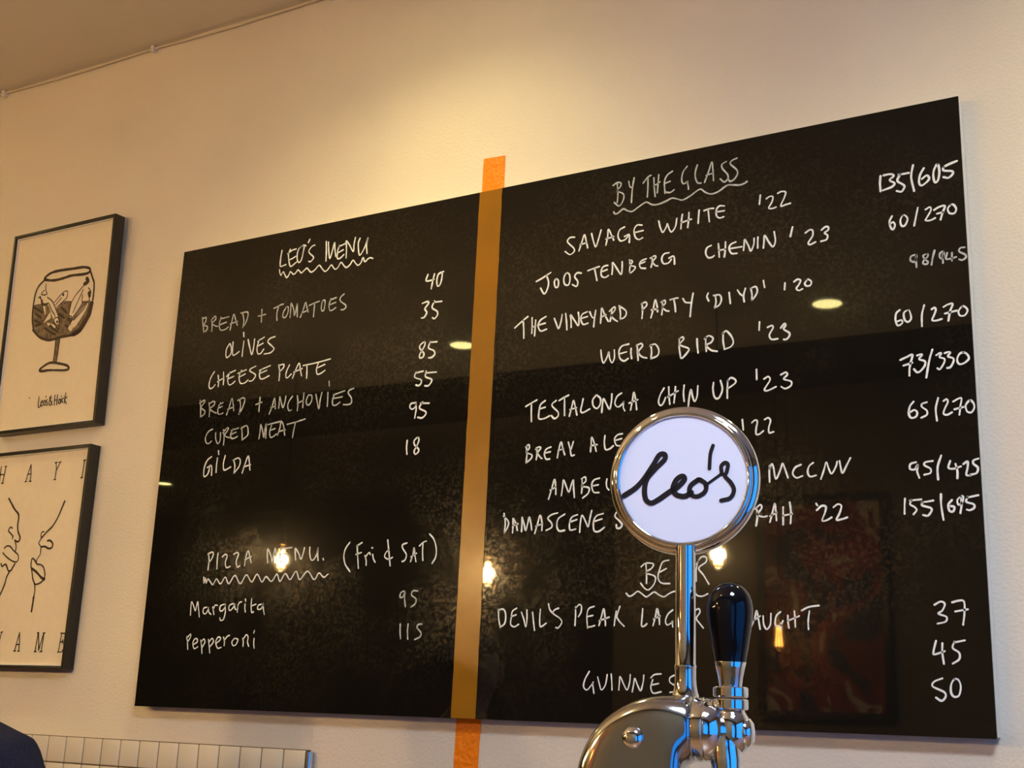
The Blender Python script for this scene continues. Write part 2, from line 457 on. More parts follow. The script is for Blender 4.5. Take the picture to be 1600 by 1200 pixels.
# ------------------------------------------------------------------ traced writing and drawings (mm on their own surfaces)
WRITING = [
('menu_heading',0,4.2,'348.9,1149 346.6,1125.6 347.3,1107.8 351.2,1105.2 366.4,1107.8;376.4,1147.5 371.8,1135.5 374.9,1117.3 379.9,1102.8 386,1100.9 400.5,1109.4;369.3,1136.9 383.9,1144.4 395.6,1145.5;376.3,1119 386.3,1121.4 395.8,1125.4;418.6,1150.6 407.1,1147.5 401.4,1134.7 401.8,1119 406.4,1108.5 412.4,1107.6 417.3,1116.6 420.3,1133.7 422.3,1148;409.4,1148.2 419.6,1152.4 427.6,1149.1;438.6,1165 434.3,1156.9;456.2,1146.5 447.2,1144 438.8,1134.6 442,1126.3 453.3,1116.8 455.1,1110.7 446.6,1103.3 440.6,1105.2;492.7,1150.3 495.4,1121.7 496.5,1097.5;499.9,1147.2 503.5,1120.5 508.6,1102.3 514.7,1122.5 519.6,1143 522.4,1125.2 526.4,1105.3;536.4,1132.5 531.9,1119.8 531.2,1102.6 535,1097.2 542.8,1098.9 552.2,1106;533.3,1129.2 544.3,1132.2 553.1,1134.6;533.6,1113.8 548.8,1119;555.9,1140.9 558.9,1119.3 559.8,1096.2;558.2,1140.5 567,1129.5 581,1109.1 581.7,1127.1 584.5,1145.8;599.3,1141.4 594.8,1128.8 597.9,1105.5 602,1096.3 609.1,1103.7 616.7,1117.6 623.8,1139.3 620.9,1120.8 623.9,1097.6'),
('heading_underline',0,3.8,'346.1,1097.1 348.3,1088 352.7,1080.5 355.8,1084.9 360.1,1089.1 365.8,1079.5 372.6,1071.6 379,1077.5 382.9,1085.7 389.3,1080.9 394.4,1077.2 401.1,1080.1 407.5,1086.9 413.8,1082.1 420.1,1077.2 427.8,1081.9 436.5,1087.3 444.2,1080.4 451.7,1074.4 462.8,1078.5 475.6,1089.1 485.7,1078.9 495.7,1069.8 504.5,1073.2 514.8,1084.1 522.4,1075.3 529.6,1070.4 537,1075 545,1086.1 554.9,1076.1 563.2,1070 573.8,1076 581.8,1086.2 590.3,1077.3 598.6,1070.3 607,1075.6 612.6,1088 619,1076.6 628.3,1082.7 634.7,1084.5 642.6,1081.4'),
('menu_item',1,4,'93.4,1000.9 98.5,978.6 103.4,958.1;94.1,995.8 106.4,999.2 106,986 100.7,978.3 114.1,973.3 113.3,963.5 103.4,958.1;126.7,990 130.8,974.5 131.7,957.9;126,988.4 138.2,998.4 141.5,989.7 130.1,979.6 141.7,971.5 151.3,968.6;160,992.3 156,974.6 162.3,957.4 179,956.9 188.7,962.3;158.4,988.2 187.3,990.4;159.6,972.5 180.7,976.4;196,953.2 199.4,975.7 203.3,994.9 211.2,980.7 219.5,963.3;194,969.8 218.2,973.9;234.2,994.1 240.7,973.6 238.9,954.3;227.9,994.9 246.2,995.8 252.8,991.6 252.3,978.7 246,963.2 238.7,956;288.7,978.8 312.5,980.5;298.8,995.3 300.7,961.1;338.9,993.2 361.9,999.8 369.7,1000.3;354.2,997.6 350.4,978.8 352.5,959.3;380.5,990.8 371.9,979.1 371.3,966.4 379.4,963.8 386.1,974.1 386.4,990 378.5,991.1;395.2,961.7 395,982.5 395.1,1000.1 404.8,981.2 408.5,964.8 412.7,980.1 415,995.8 416.6,979.6 418.6,960.3;428.5,957.4 436.1,977 442,995.3 447.2,981.9 452.3,968.5;431.3,968.1 451.8,973.3;454.4,985.6 471.2,989.7 486.1,992.4;471.2,989.7 471,972.3 470.9,953.5;495.7,991.1 493.4,975.7 496.2,965.8 501.7,966.7 504.2,980.5 503.2,991.6 495.7,991.1;521.7,993.8 517.5,978.7 520.7,964.2 528.3,963.1 539,968;519.4,991 538.4,994.6;519.8,978.4 537.7,982.2;562,1000.7 551.6,992.8 552.5,983.3 568.2,971.8 570.7,965.3 563.8,960 556.3,960.3'),
('menu_item',0,4,'198.7,915.4 190.1,901.8 190.1,885.6 195.1,878.5 206.3,886.9 206.4,903.1 200.8,915.1;210.6,918.8 211.3,896.1 215,882.7 224.9,884.8 234.5,890.2;247.6,916 246.4,892 246.3,876;243.8,940.7 246,929.1;261.4,919.2 270.2,895.7 278.4,877.1 282.4,894.2 283.6,918.1;300,914.6 294.2,896.1 298.2,878.1 308.3,876.9 317.1,887;294.5,910.4 315.4,919.1;296,897.5 313.2,903.4;351.3,916.3 335.8,913.4 328.9,904.7 346.3,890 351,883.1 340.1,874.8 320.5,873.9'),
('menu_item',0,3.8,'156,845.1 145.5,830 141.5,812.7 145.1,801.1 155.4,801.7 162.7,809;169.8,834 174,817.4 173.8,803;187.6,840.1 190.6,822.1 191,806.1;170,816.2 189.6,823.9;210.4,837.7 204.3,820.7 210.5,804.1 222.4,806.1 229.8,811.7;199.5,827 208.7,834.7 228.3,840.6;206.4,820.5 224.1,825.1;248.8,838.4 242.6,823.1 248.8,805 263,803.6 274.2,810.3;237.5,831.6 264.9,838.3;244.8,821.3 262.2,827.4;296.1,844.4 280.7,839.7 277.5,833.7 294.5,824 297.3,817.4 288.5,807.3 278.6,806.7;318.9,835.6 310.2,825.5 313.8,811 324,808.4 342.9,814.2;309.5,831.9 343.9,840.8;312.4,823.7 333.4,829.3;371.4,839.4 376.7,818.5 376.6,798.3;370.7,837.9 386.9,839.2 387.7,831.3 375.4,820.2;406.5,835.5 398.6,819.3 398.2,805.3 404.2,803.2 414.8,811.3;419.8,800 427.3,819.3 436.9,836.8 442.4,820.8 447.9,803.2;422,815.2 448,821.7;451,829.1 493.9,832.1 534.3,836.8;462.3,829.4 464,812.3 464.6,795.4;497.9,830.1 493.6,816.8 496.8,802.7 507.9,803 520.3,809.4;495.3,818.1 518.8,824.8'),
('menu_item',1,3.8,'115.6,771.8 120.8,748.9 123,726.3;115.5,763.8 128.3,770.6 133,766.9 122.5,751.9 136.4,741.1 133.5,731.8 122.9,726.9;148.1,762.3 152.7,742.8 153,725.3;147.9,757.6 160.2,764.4 167.9,762.1 165.6,754.3 153.6,745.9 165.9,736.8 176.6,732.7;187.6,758.6 181.4,743.4 183.1,730.5 191.5,728.2 199.3,730.7;182.3,752.8 195.9,757.9;182.5,744.8 195.1,748.4;212.3,724.8 219.7,746.2 225.3,766.2 231.2,751.4 235.4,733.8;214.6,738.8 234.2,743.3;252,762.1 257.1,742.8 254.8,722.6;246.3,759.5 261.7,764.3 269.4,760.4 267.7,748.1 261.5,733 252.7,722.8;307.9,742.8 327,747.2;319.6,760.3 319.8,724.6;354.1,713.8 361.6,733.2 367.1,754.3 370.4,741.6 372.9,726;358.1,730.4 372.1,732.8;383.6,726.6 383.8,741.9 384.3,755.7 389.5,742.9 396.9,726.9 401.4,738.7 403.5,755.4;424.6,753.4 414.6,740.5 412,728.6 417,717.4 424.5,718.3;439.8,753.4 443.6,734.8 443.7,715;460.1,757.6 460,739.3 460,721.1;441.8,733.4 460,739.3;473.9,750.2 469.5,738.4 472.4,727.6 480,726.9 486.4,736.8 485.2,749.1 475.7,751.5;498.1,750.9 503.6,732.2 510.9,713.5 512.6,734.4 516.3,753.6;534.8,751.8 535.7,735.2 536.2,717.2;535.9,780.4 537.7,768.1;557.2,746.6 551.1,733.7 552.4,720.2 561.7,717.8 573.8,724.1;552,744.1 585.8,751.3;552.8,735.1 579.8,737;612.4,754.7 600.2,751.4 597.2,744.2 607.3,731.4 608.3,719.4 599.7,715.8 585.2,717.1'),
('menu_item',1,3.8,'169.8,690.7 156.1,685.5 147.8,670.4 151.6,657.5 160.3,653.7 169.8,659.3;181.4,680.3 183.4,664.5 191.2,651.4 198.6,657 198.6,672.7 197.8,679;207,686 211.6,665.4 212,646.7;206,678.3 218.7,689.8 223.1,686.3 212.9,671.5 221.6,666.1 230,663.3;239.4,685 232.8,673 236.2,661.9 246.3,661.1 255.8,665;233.7,682.3 257.1,686.6;234.9,672.2 250.4,676.3;267,687.3 270.7,673.1 272.7,655.9;265.4,684.4 282.4,690.7 289.5,680.8 289.4,665.4 272.9,654.4;328,653.2 329.8,671.4 329.6,689.8 337.3,673.8 343.3,655 345.1,673.2 347.1,689.9 349,672.9 350.1,653;365.2,683.8 361,668.9 364.5,654.9 372.3,654.3 383,661;353.2,687.2 393,692.1;362.6,671.8 377.6,675.1;387.2,657.6 392.9,675.4 395,691.9 403.8,680.5 410.2,655.8;390.1,666.5 410.7,669.4;415,682.6 442.9,686.3 470.4,691.5;441.1,685 437.5,665.7 435.6,647.8'),
('menu_item',0,4,'175.1,618.3 162,609.9 154.2,591.8 154.6,573.1 159.3,568.2 168.6,575.3 173.9,596.7;164.5,591.1 178.2,594.8 181.4,569.9;196,613.7 195.1,595.2 195.9,576.7;196.9,632.3 198.9,622.8;221.6,618.1 217.9,599.9 219.9,584.3 226.3,580.9 243.4,587.4;251.1,605.2 257.2,588 255.5,569.8;249.3,603.8 264.6,608.9 273.3,602.2 271.2,587.1 255.5,569.8;283.1,569.5 290.2,591.9 297.8,611.2 303.3,597.1 307.8,575.5;286.4,584.5 308.2,589.1'),
('menu_price',0,4.4,'809.2,1014.7 805,1000.2 817.1,998.5 827.2,1000;828,1013.4 824,996 821.1,977.8;853.3,1015.6 840,1011.6 835.8,997.2 838.4,981.9 845.1,983.9 849.2,998.3 850,1013.1'),
('menu_price',0,4.4,'798.4,944.1 811.9,946.8 815.6,941.8 806.2,929.6 811.9,920 805.8,908.9 798.4,907.8;832.2,945.5 826.5,929.9 840.6,919.1 842.9,910 835,901.5 829.1,904.4;830.7,942.7 852.6,941.8'),
('menu_price',0,4.2,'809.8,847.9 798.4,840.4 799,831.6 809.9,820.1 808.8,811.4 800.5,809.5 798.3,817 805.9,829.3 812,840.3 809.8,847.9;826.7,845.9 822.6,831.7 838.2,822.6 840.5,813.7 832.5,807.3 824.2,807.4;826.1,844.5 845.3,843.7'),
('menu_price',0,4.2,'790.9,775.5 788.3,764.2 805.7,756.6 807.8,749.2 801.6,742.6 793,744.9;791,774.1 811.1,776.3;819.5,775.4 818.7,762.5 834.1,755.1 836.2,749.2 828.5,739.9 818.4,740.3;818.1,771.2 848.1,770.1'),
('menu_price',0,4.4,'795.9,702.4 782.5,700.8 779.8,692.4 786.8,687.5 794.9,692.5 796,701 797.6,686.5 795,665.9;814.3,702.1 806.8,688.5 824.1,678.4 824.6,671.3 815.1,664.2 803.3,666.6;809.4,699.7 832.8,697.5'),
('menu_price',0,4.2,'777.8,614.2 777,597.3 779.1,581.7;806.5,619.1 797,611.3 799.4,601.3 809.9,592.1 810.4,585 802.5,580 798.7,587.3 804.6,598.1 810.3,611.7 806.5,619.1'),
('menu_heading',0,3.8,'197.2,372.7 201.6,354.8 200.7,331.1;195.6,369.8 208.8,375.4 213.5,369.3 209.1,357.5 200.3,348.9;229,371.7 228.5,354 230,333.3;244,362.4 253,368 259.5,363.4 255.6,347.3 261,335.5 272.4,338.1;280.4,367.2 289.6,371.3 295.9,366.7 290.3,349.3 295.8,336 303.2,338.7;318.5,338.3 320.1,357.2 325.7,374.5 333.2,359.7 338.7,345;317.9,352.9 338.7,361;390.8,343.6 387.8,360.9 387.9,376.8 399,360.6 404.4,346 408,363.2 410.2,377.5 415.5,362.9 418.4,342.8;428.8,376.9 426.6,362.6 430.4,345.3 439.6,345;427.1,375.5 461.8,378;428.7,361.1 448.5,364.8;475.8,348.3 473.8,361.1 472.3,375.4 483.3,363.7 492,349.2 497.8,363.2 500.2,375.9;516.3,376.8 517,362.6 522.8,346.9 531.6,348 539.2,361.9 540.7,375.9 541.3,359 543.7,344.9;558.2,348.7 559.5,345.8;633.1,383.9 622.2,370.4 618.4,353.8 623.6,334.3 638.9,316.5;654.4,376.2 658.3,349.8 662.3,323.6;653.8,374.8 666,381.3 668.3,382.1;652.7,355.5 667.8,359.2;678.6,352 682.9,340.9 683.8,329.9;680.5,349.2 690,358.5 693.7,354.2;700.4,354 702.9,344.4 708.6,336;696.9,369.2 699.2,369.1;739.9,385.5 745.3,358.1 751,326.7;744.9,363.5 737.1,357 734.5,347.5 744.9,341.8 756.2,345.5;793.4,376.8 782.2,373.1 782.8,365 793.5,351.1 791.1,339.1 783.2,335.3;806.1,334.6 811.5,350.6 813.7,365.3 816.4,350.4 820.7,334.2;806.3,345.3 821,352.9;828.1,368.8 837.2,376.5 845.1,378.9;837.3,375.2 837,355.1 839.2,336.3;853.7,394.7 865.7,382.2 873.3,361.9 872.9,343.3 864.3,329'),
('heading_underline',0,3.6,'189.1,313.7 191.9,298.9 195.3,312.1 199,298.7 203.6,308.9 210.1,304.4 221.2,294.8 227.9,304 233.2,308.3 246.5,296.3 260.1,312.1 273.7,295.8 290.6,315.8 310.3,295.1 326.9,316.4 346,298.7 360.9,317 378,298 389.7,310.6 407.7,298.8 422.5,315.6 433.6,298.3 448.1,316.4 464.3,301.9 480.4,321.3 493.3,301.3 514.7,320.4 536.3,300.4 549,315.4 564.1,305.3 575.7,312'),
('menu_item',0,3.6,'157.7,221.6 156.5,239.2 157.3,253.9 167.1,240.5 172.3,231.7 174.9,241.9 177.3,253.6 182.2,237.5 187.4,217;208.7,240.1 199.3,237.3 198.6,227.1 206.9,224.2 213.6,232.8 214.6,240 217.3,228.4 224.8,222.6;228.4,239.9 231.5,231.2 234.5,222.5;230.3,234.1 235.6,244.2 243.4,244.1;264.4,246.7 253.3,242.5 252.7,232.4 260.6,230.9 269,240.9 268.3,246.7 270.7,227.9 267,210.8 257.7,207.9 255.1,213.7;293.2,247.8 282.2,243.6 281.5,233.6 287.4,232.1 296,240.6 297,247.8 300.3,236.3 304.5,233.4;308.8,244.8 309.1,236.2 309,227.6;308.7,239 312.1,249 319.4,251.8;331.4,245.9 331.9,235.9 334.4,227.4;331.1,258.2 332.5,253.1;350.7,258.5 350.8,241.4 354.4,227.2 360,227.2;350.8,241.4 365.4,245.5;382.2,245.3 373.2,242.6 372.3,234.1 381.6,234 388.1,242.4 387.6,246.7 390.3,232.5 394.2,221.2'),
('menu_item',0,3.6,'153,169.3 157.2,153.3 160,138.9;152.4,164.9 164.1,175.1 165.1,167.8 156.8,156.2;177.4,150.5 188.5,156.3 187.5,163.5 179.6,163.5 175,153.4 180.8,140.5 192,144.8;199.7,160.7 204.9,144.9 207.8,129.2;201.2,154.9 209.1,163.6 213.9,156.4 207.6,144.9;224.9,162.1 228.7,147.9 232.9,130.8;227.6,156.4 236.2,165 241.2,156.5 231,145;251.2,153.7 261.8,160.8 263,166.5 255.1,167.9 248.9,156.5 256.5,142.3 267.8,143.8;272.4,167.9 276.6,159.4 276.9,148.1;275.4,159.4 283.8,169.4 291,172.2;307.1,165.1 300.6,156.6 305.4,148.2 314.5,151 318.8,162.3 310.9,165.1;333.6,165.2 336.4,156.7 336.5,146.9;335,162.4 343.8,173.6 350.1,168 349.6,156.8 354.4,147;369.1,165.2 369.2,154 371.7,142.9;368.1,183.4 366.5,177.8'),
('menu_price',1,3.8,'792.8,269.6 784.9,265.8 783.3,256.5 790.5,256.4 796.1,268.2 795.4,255 799.1,235.2;829.9,269 817,269.2 814.4,260 826.2,251.9 825.3,241.4 814.6,234.2'),
('menu_price',1,3.8,'788.2,197.2 788.7,181.5 791.1,165.8;809.2,197.1 808.6,181.4 810.5,164.5;845.8,196.9 836.4,195.7 833.6,189.2 843.8,178.8 842.9,169.8 829,163.3'),
('menu_heading',1,3.6,'1302.6,1152.7 1304.3,1132.3 1303.2,1109.7;1292.3,1151.8 1302.5,1157 1311.3,1153.9 1310,1145.6 1302.8,1136.9 1317.5,1127 1317.7,1112.8 1307.8,1100.4 1295.9,1110.5;1330.2,1154.6 1333.2,1141.2 1339,1138.6;1343.1,1160.7 1339.1,1134.4 1337.2,1103;1364.8,1143.7 1376.1,1155.7 1383.2,1158.6;1376.1,1154.3 1376.3,1133 1375.1,1109.3;1390.3,1151.6 1391.1,1130.3 1393.5,1107.3;1401.6,1156.4 1400.3,1136.9 1398.5,1114.8;1389.9,1131.9 1404.5,1139;1433.9,1158.6 1421.3,1151.2 1415.2,1136.9 1416.5,1110.1;1417.2,1133.7 1428.4,1135.8;1417.3,1112.7 1428.5,1109.8 1437.7,1114.5;1467.6,1163.2 1458,1151.1 1455.2,1133.5 1459.4,1124.3 1469,1128;1467.6,1128.3 1469.8,1118.2 1470.9,1109.6;1491,1161.9 1486.8,1148.2 1486.3,1134.4 1490.9,1121.1 1499,1118.2;1507.2,1118 1516.7,1142.4 1523.6,1161.8 1526.2,1143.3 1527.4,1118.8;1510.8,1133.9 1527.5,1136.1;1555.8,1156.7 1546.4,1151.7 1547.7,1141.8 1558.2,1127.4 1559.5,1117.6 1551.4,1110.9 1542.2,1119.5;1579.7,1159.6 1569.1,1156.8 1565,1149.4 1578.1,1134.4 1580.7,1124.4 1574,1113.4 1564.7,1109.8 1559.4,1116.2'),
('heading_underline',1,3.8,'1294.8,1088.5 1297.8,1083.7 1305,1083.8 1317.9,1091.5 1328.1,1085.4 1339.7,1082 1353.9,1089.3 1368,1096.5 1375.1,1096.7 1387.9,1088.7 1402,1087.6 1418.7,1091.5 1432.6,1095.9 1443.7,1092.5 1457.5,1087.2 1476.7,1094.2 1484,1098.9 1497.7,1104.6 1508.5,1095.7 1521.9,1089.1 1538,1091.6 1556.7,1101.7 1569.9,1100.6 1585.7,1097.6 1596.2,1099.7 1601.4,1102.7'),
('menu_item',0,3.8,'1199.7,1045 1187.6,1045.5 1181.9,1036.5 1197.3,1019.7 1199.1,1010.9 1188.7,1005.4 1176.4,1014.5;1211,1010.4 1218,1030.6 1223.6,1046.7 1228.4,1031.7 1232.6,1014;1213.7,1024.2 1230,1027.2;1241.4,1046.6 1246.2,1028.8 1252.4,1013.6 1259.4,1032.3 1264.8,1051.1;1277.3,1013.8 1281.3,1034.3 1282.4,1049.6 1290,1035.6 1296,1022;1277,1027.9 1295.8,1030.4;1321.5,1048.6 1310.1,1043.5 1306,1030.2 1311.9,1018 1323.4,1018.9 1331.9,1027.3;1321.9,1026.1 1333.3,1029 1333.5,1010.3;1363,1045.7 1351.6,1047.6 1344.6,1037.7 1347.7,1020.5 1356.2,1013.5 1364.7,1016.3;1345.5,1031.4 1365.9,1032.7;1402.3,1048.6 1406.6,1031.3 1412.3,1020.8 1420.5,1033.1 1422.4,1038.3 1427.5,1023.7 1433,1018.6 1441.2,1029.6 1443.9,1046.9;1456.7,1054.3 1454.6,1038.2 1453.5,1022;1471.8,1055.8 1470.9,1038.1 1469,1022.1;1454,1035.6 1477.2,1039.8;1494.8,1057.2 1493.5,1042.4 1492.6,1027.6;1505.6,1053.9 1516.4,1056.1 1527.1,1055.5;1515,1054.9 1516.3,1041.1 1517.6,1027.4;1551,1056.6 1540.4,1058.5 1533.7,1051.6 1533.6,1038.1 1540.2,1031.5 1549.5,1032.6;1533.7,1046.2 1550.9,1045.8;1629.4,1066.5 1627.1,1046.9;1642.1,1056.2 1649.8,1060.1 1656.1,1057.6 1653.4,1046.2 1646.9,1035.4 1653.2,1032.4 1662.1,1034;1666.4,1063.7 1674.1,1066.2 1682.9,1063.3 1680.1,1051.9 1672.2,1034.8 1682.3,1035.7 1692.4,1037'),
('menu_item',0,4,'1155.6,953.2 1151.3,945.3 1154.7,933.5 1160.7,934.1 1161.8,946.6 1155.6,953.2;1105.2,954 1123.4,961.3 1141.4,970;1130.9,965.3 1136.7,947.4 1133.6,930.9 1126.2,922 1116.6,936.7;1180.9,962.7 1175.2,952.2 1177.1,937.9 1186.2,933.8 1190.4,944.4 1188.5,958.7 1180.9,962.7;1218.3,957.1 1207.9,959.2 1202.1,951.1 1209.9,938.7 1207.2,927.9 1196.7,933.7;1234.5,960.3 1249.1,963.7 1262.2,965.9;1250.5,963.4 1253.8,949 1257,934.6;1282.5,965.5 1272.4,964.3 1266.8,955.4 1268.5,942.7 1277.2,938.6 1284.4,941.7;1268.3,953 1281.2,956;1293,943.2 1294.2,956.8 1294,970.7 1304.3,955.3 1314.6,940 1317.2,953.3 1317,968.6;1334.1,970.1 1335.7,956 1334.5,941.1;1334.1,968.7 1339.8,967.8 1341.3,963.4 1335.7,957.4 1347.1,952.9 1347.1,947.4 1338.7,940.5 1334.5,941.1;1373.6,966.6 1363.8,964.1 1358.3,958.1 1361.2,948 1372.4,945;1360.5,957.7 1370.9,960.2;1387.6,968.6 1387.7,956.3 1385.3,945.7;1383.4,966.5 1393.1,970.4 1396,965.9 1389.1,957.4 1394.7,948.4 1400.3,946.2;1426.3,972 1415.3,971 1409.8,961 1414,949.5 1425.1,949.2 1431.9,956.2;1426.4,959.8 1437.3,962.1 1439.3,944.3;1521.3,973 1512,969.1 1509.3,957.5 1514.6,947.3 1522.5,946.6 1527.8,949.3;1537.2,974.4 1538.4,959.5 1539.1,944.8;1553,975.8 1552.4,960 1550.1,943.1;1538.4,959.5 1552.9,959.9;1575.2,972.2 1564.7,968.6 1560.7,960 1565.9,948.6 1577.5,946.7;1563.4,959.5 1588,959.5;1591.8,951 1593.2,964 1594.7,974.3 1602.2,959.9 1607.2,947.3 1613.8,960.6 1614.7,973.6;1622.9,974.9 1622.3,964.5 1622.1,951.4;1634,949.5 1635.5,962.3 1637,976.5 1645.6,960.7 1654.2,948.9 1659.5,961 1657.3,981;1695.7,984.9 1690.8,964.9;1721.8,967.5 1730.5,972.5 1736.6,970.2 1736.3,958.7 1727.4,946 1730.9,941.1 1742,944.9;1754.8,968.4 1762.2,973.6 1768.2,972.5 1768,966.2 1760.6,961 1766.5,954.9 1763.9,946.4 1752.9,944.4'),
('menu_item',0,3.9,'1053.5,851.2 1071.6,864.4 1086.6,873.8;1074.6,866.9 1076.9,845.5 1077.8,824.3;1097.5,869.6 1098.3,848.4 1098,833;1107,862.7 1106.1,844.6 1105.2,826.6;1097.5,845.7 1107.4,850;1132.6,867.8 1119.2,861.1 1113.5,849.3 1120.1,835.9 1135.1,838.2;1115.6,850.4 1131.6,852.6;1153.9,860.8 1158.8,849.1 1165.2,835.8 1170.7,850.4 1173.2,866.7;1182.1,868.3 1184.7,848.6 1186.1,830.5;1196.4,834.7 1195.9,849.9 1194.1,863.9 1204.8,848.7 1214,836.6 1215,852.9 1213.2,867;1235.2,865.4 1223.6,861.5 1219.5,851 1225.6,837.9 1237.3,839.1;1221.8,852.1 1235.5,854.4;1241,864.6 1246.2,853 1251.6,848.8;1255.5,865.5 1253,848 1251.4,829.1;1267.7,835.2 1268.8,851.4 1269.9,869 1277.4,853 1286.3,836.9;1269.5,848.6 1280.3,852.6;1290.6,836.4 1293.2,851 1294.4,861.7;1288.8,859.7 1300,867.7 1301.6,860.7 1293.2,849.6 1299.1,840.7 1307.7,834.2;1311.4,868.9 1314.5,853.6 1314.7,837.3;1312.8,867.3 1325.7,857.5 1328.7,849 1324.5,841.5 1314.7,837.3;1364.9,867.1 1366.4,849.4 1365.2,833.5;1363.5,865.9 1373.2,868.6 1376,861.5 1366.4,852.1;1385.9,832.1 1391.3,851.4 1395.3,871 1399.5,858.3 1401,843.5;1387.2,849.3 1400.9,850.1;1411.8,866 1412.4,851.3 1410.6,835.6;1409.1,863.7 1417.2,866.6 1418.6,859.7 1411.9,852.7 1420.1,843.6 1426.9,841.4;1429.5,866.2 1439,867.6 1447.1,867.8;1437.7,866.4 1440.4,852.8 1441.8,838.1;1458.4,864.9 1463.7,856.2 1474.4,853.5;1481.1,873.6 1477.1,850.5 1474.4,823.3;1514.3,869 1511.6,861.5 1515.5,851.8;1530,861.5 1531.2,847 1528.5,834.4;1526,862.1 1539.1,861.6 1543,851.9 1539,840.8 1528.5,834.4;1559.9,863.9 1561.1,852 1562.3,840.2;1578,866.5 1583,858 1588.1,853.4;1594.7,868 1590.7,853.1 1591.8,839.5;1606.1,866.4 1608.5,853.2 1607.8,839.9;1606.6,866.3 1616.3,868.8 1620,859.3 1616,849.5 1607.8,839.9;1632.9,879.3 1635.2,864.3;1677.6,867.6 1676.6,853.8;1696.1,867.5 1703.6,871.5 1709.6,868.1 1705.8,859.7 1700.7,852.9 1705.5,847.7 1712.9,849.9;1723,867.4 1718,860.5 1721.5,855 1728.8,855.2 1731.4,862.4 1725.5,868.3 1723,867.4'),
('menu_item',0,3.9,'1269.8,774.2 1272.1,756.5 1277.2,744.7 1286.3,760.2 1289,768 1290.7,754.4 1296.5,743.1 1302,753.1 1301.7,770.5;1335.2,779.9 1319.9,777.7 1313,767.9 1314.7,751.7 1324.6,744 1334.3,748.2;1315.3,760.9 1329.9,763.3;1340.9,769.9 1340.5,759.4 1342.6,747.3;1354.7,776.3 1356.3,757.6 1357.4,741.7;1353.4,773.8 1363,777.9 1367.2,772.1 1357.7,760.1 1366.1,748.6 1377.1,744.7;1386.5,772.5 1388,756.6 1386.7,743.6;1384.6,770.1 1396,772.7 1404.3,759.9 1401.6,747.2 1386.7,742.3;1450.5,778 1450.5,757.2 1453.2,738.7;1449.7,776.8 1457.1,781.1 1459.8,775.6 1451.8,764.8 1470.4,754.9 1469.1,747.3 1457.2,735.7 1453.2,737.4;1489.5,773.3 1490.2,757.7 1492,742.6;1508.6,773.5 1508.6,758.1 1509.8,743.9;1506,771.3 1515.2,776.6 1524.3,770.4 1520.3,761.9 1509.9,756.7 1520.2,745.2 1533.2,741.2;1546.3,779.2 1546.2,761.3 1548.6,745.7;1545,776.8 1552.8,782.3 1563,770.8 1567.9,757.5 1562.7,747.9 1548.6,743.7;1623.5,792.4 1622.5,775.4;1640,779 1648.8,781.7 1651.2,776.3 1643.5,762.2 1648.3,752.9 1660.6,752.6;1667.2,774.3 1674.7,782.1 1677.1,778.1 1673.2,771.1 1684.1,762.2 1683.9,754.8 1677.7,749.3 1672.8,749.9'),
('menu_item',0,3.9,'1089,666 1103.2,672.8 1116.6,678.4;1103.3,671.5 1103.5,649.8 1104.5,630.9;1137.5,675 1125.9,666.7 1122.6,650.8 1123.1,636 1135.9,634.9 1149.1,639.9;1124.2,657.4 1138,660.2;1164.2,672.5 1155.6,666.6 1155.8,659.9 1169.4,646.6 1169.7,637.3 1161.1,632.7 1153.5,640;1171.6,671.8 1183.1,677.4 1194.7,681.7;1184.6,677.3 1185.1,658.5 1185.8,637.2;1197.4,634.8 1202.7,654.3 1206.7,668.5 1211.4,653.5 1215.6,635.9;1198.5,649.3 1214.3,651.9;1229.7,670.3 1227.1,657.3 1224.6,644.3 1230.4,639.9 1246,646.4;1261,675.3 1252.7,665.5 1254.4,652.2 1263,646.1 1270,653.4 1271.1,666.4 1262.4,675.1;1274.5,635.9 1275.7,650.2 1278.2,665.7 1285.5,653.2 1292.7,642.1 1296.6,656.1 1297.7,674.3;1320,674.1 1310.1,668 1305,655.2 1307.9,647.1 1314.6,644.9 1321.2,649.8 1325.3,654.8;1325,654.1 1324.7,642.4 1328.1,635.1;1341.3,635.5 1345.2,654.5 1348.3,672.9 1352.6,656.9 1355.3,635;1337.8,650.6 1357.5,656.5;1416.7,675.5 1408.7,662.4 1404.7,648.9 1406.4,641.1 1411.2,639.1 1416.8,646.3 1420,654.4;1427.1,676.7 1428,657.5 1429.7,639.7;1442,676 1440.7,657.8 1438.9,641.9;1425.1,655.4 1447.9,666.2;1461.3,677.1 1459.8,660.5 1461.4,642.9;1470.5,632.1 1472.4,650.2 1476.3,666.5 1479.4,652.5 1484.1,640.7 1489.6,651.5 1491.2,672.6;1525.1,676 1523.8,663.3 1526,648 1532.1,641.5 1539.1,646.8 1543.8,661.3 1540,679;1555.8,678.1 1554.3,659.4 1554.2,640.8;1554.5,675.7 1562.2,682.4 1571,677.7 1570.9,670.3 1555.6,660.6;1615.8,694.2 1616,673.1;1630.9,672.8 1639.6,676.8 1643.1,669.1 1631.8,651.8 1637.9,648.2 1655.1,654.4;1665.3,677.8 1675.1,681.7 1678.6,676.4 1671.2,668.6 1685.6,662.3 1685.4,653.8 1674.4,648.8 1666,653.3'),
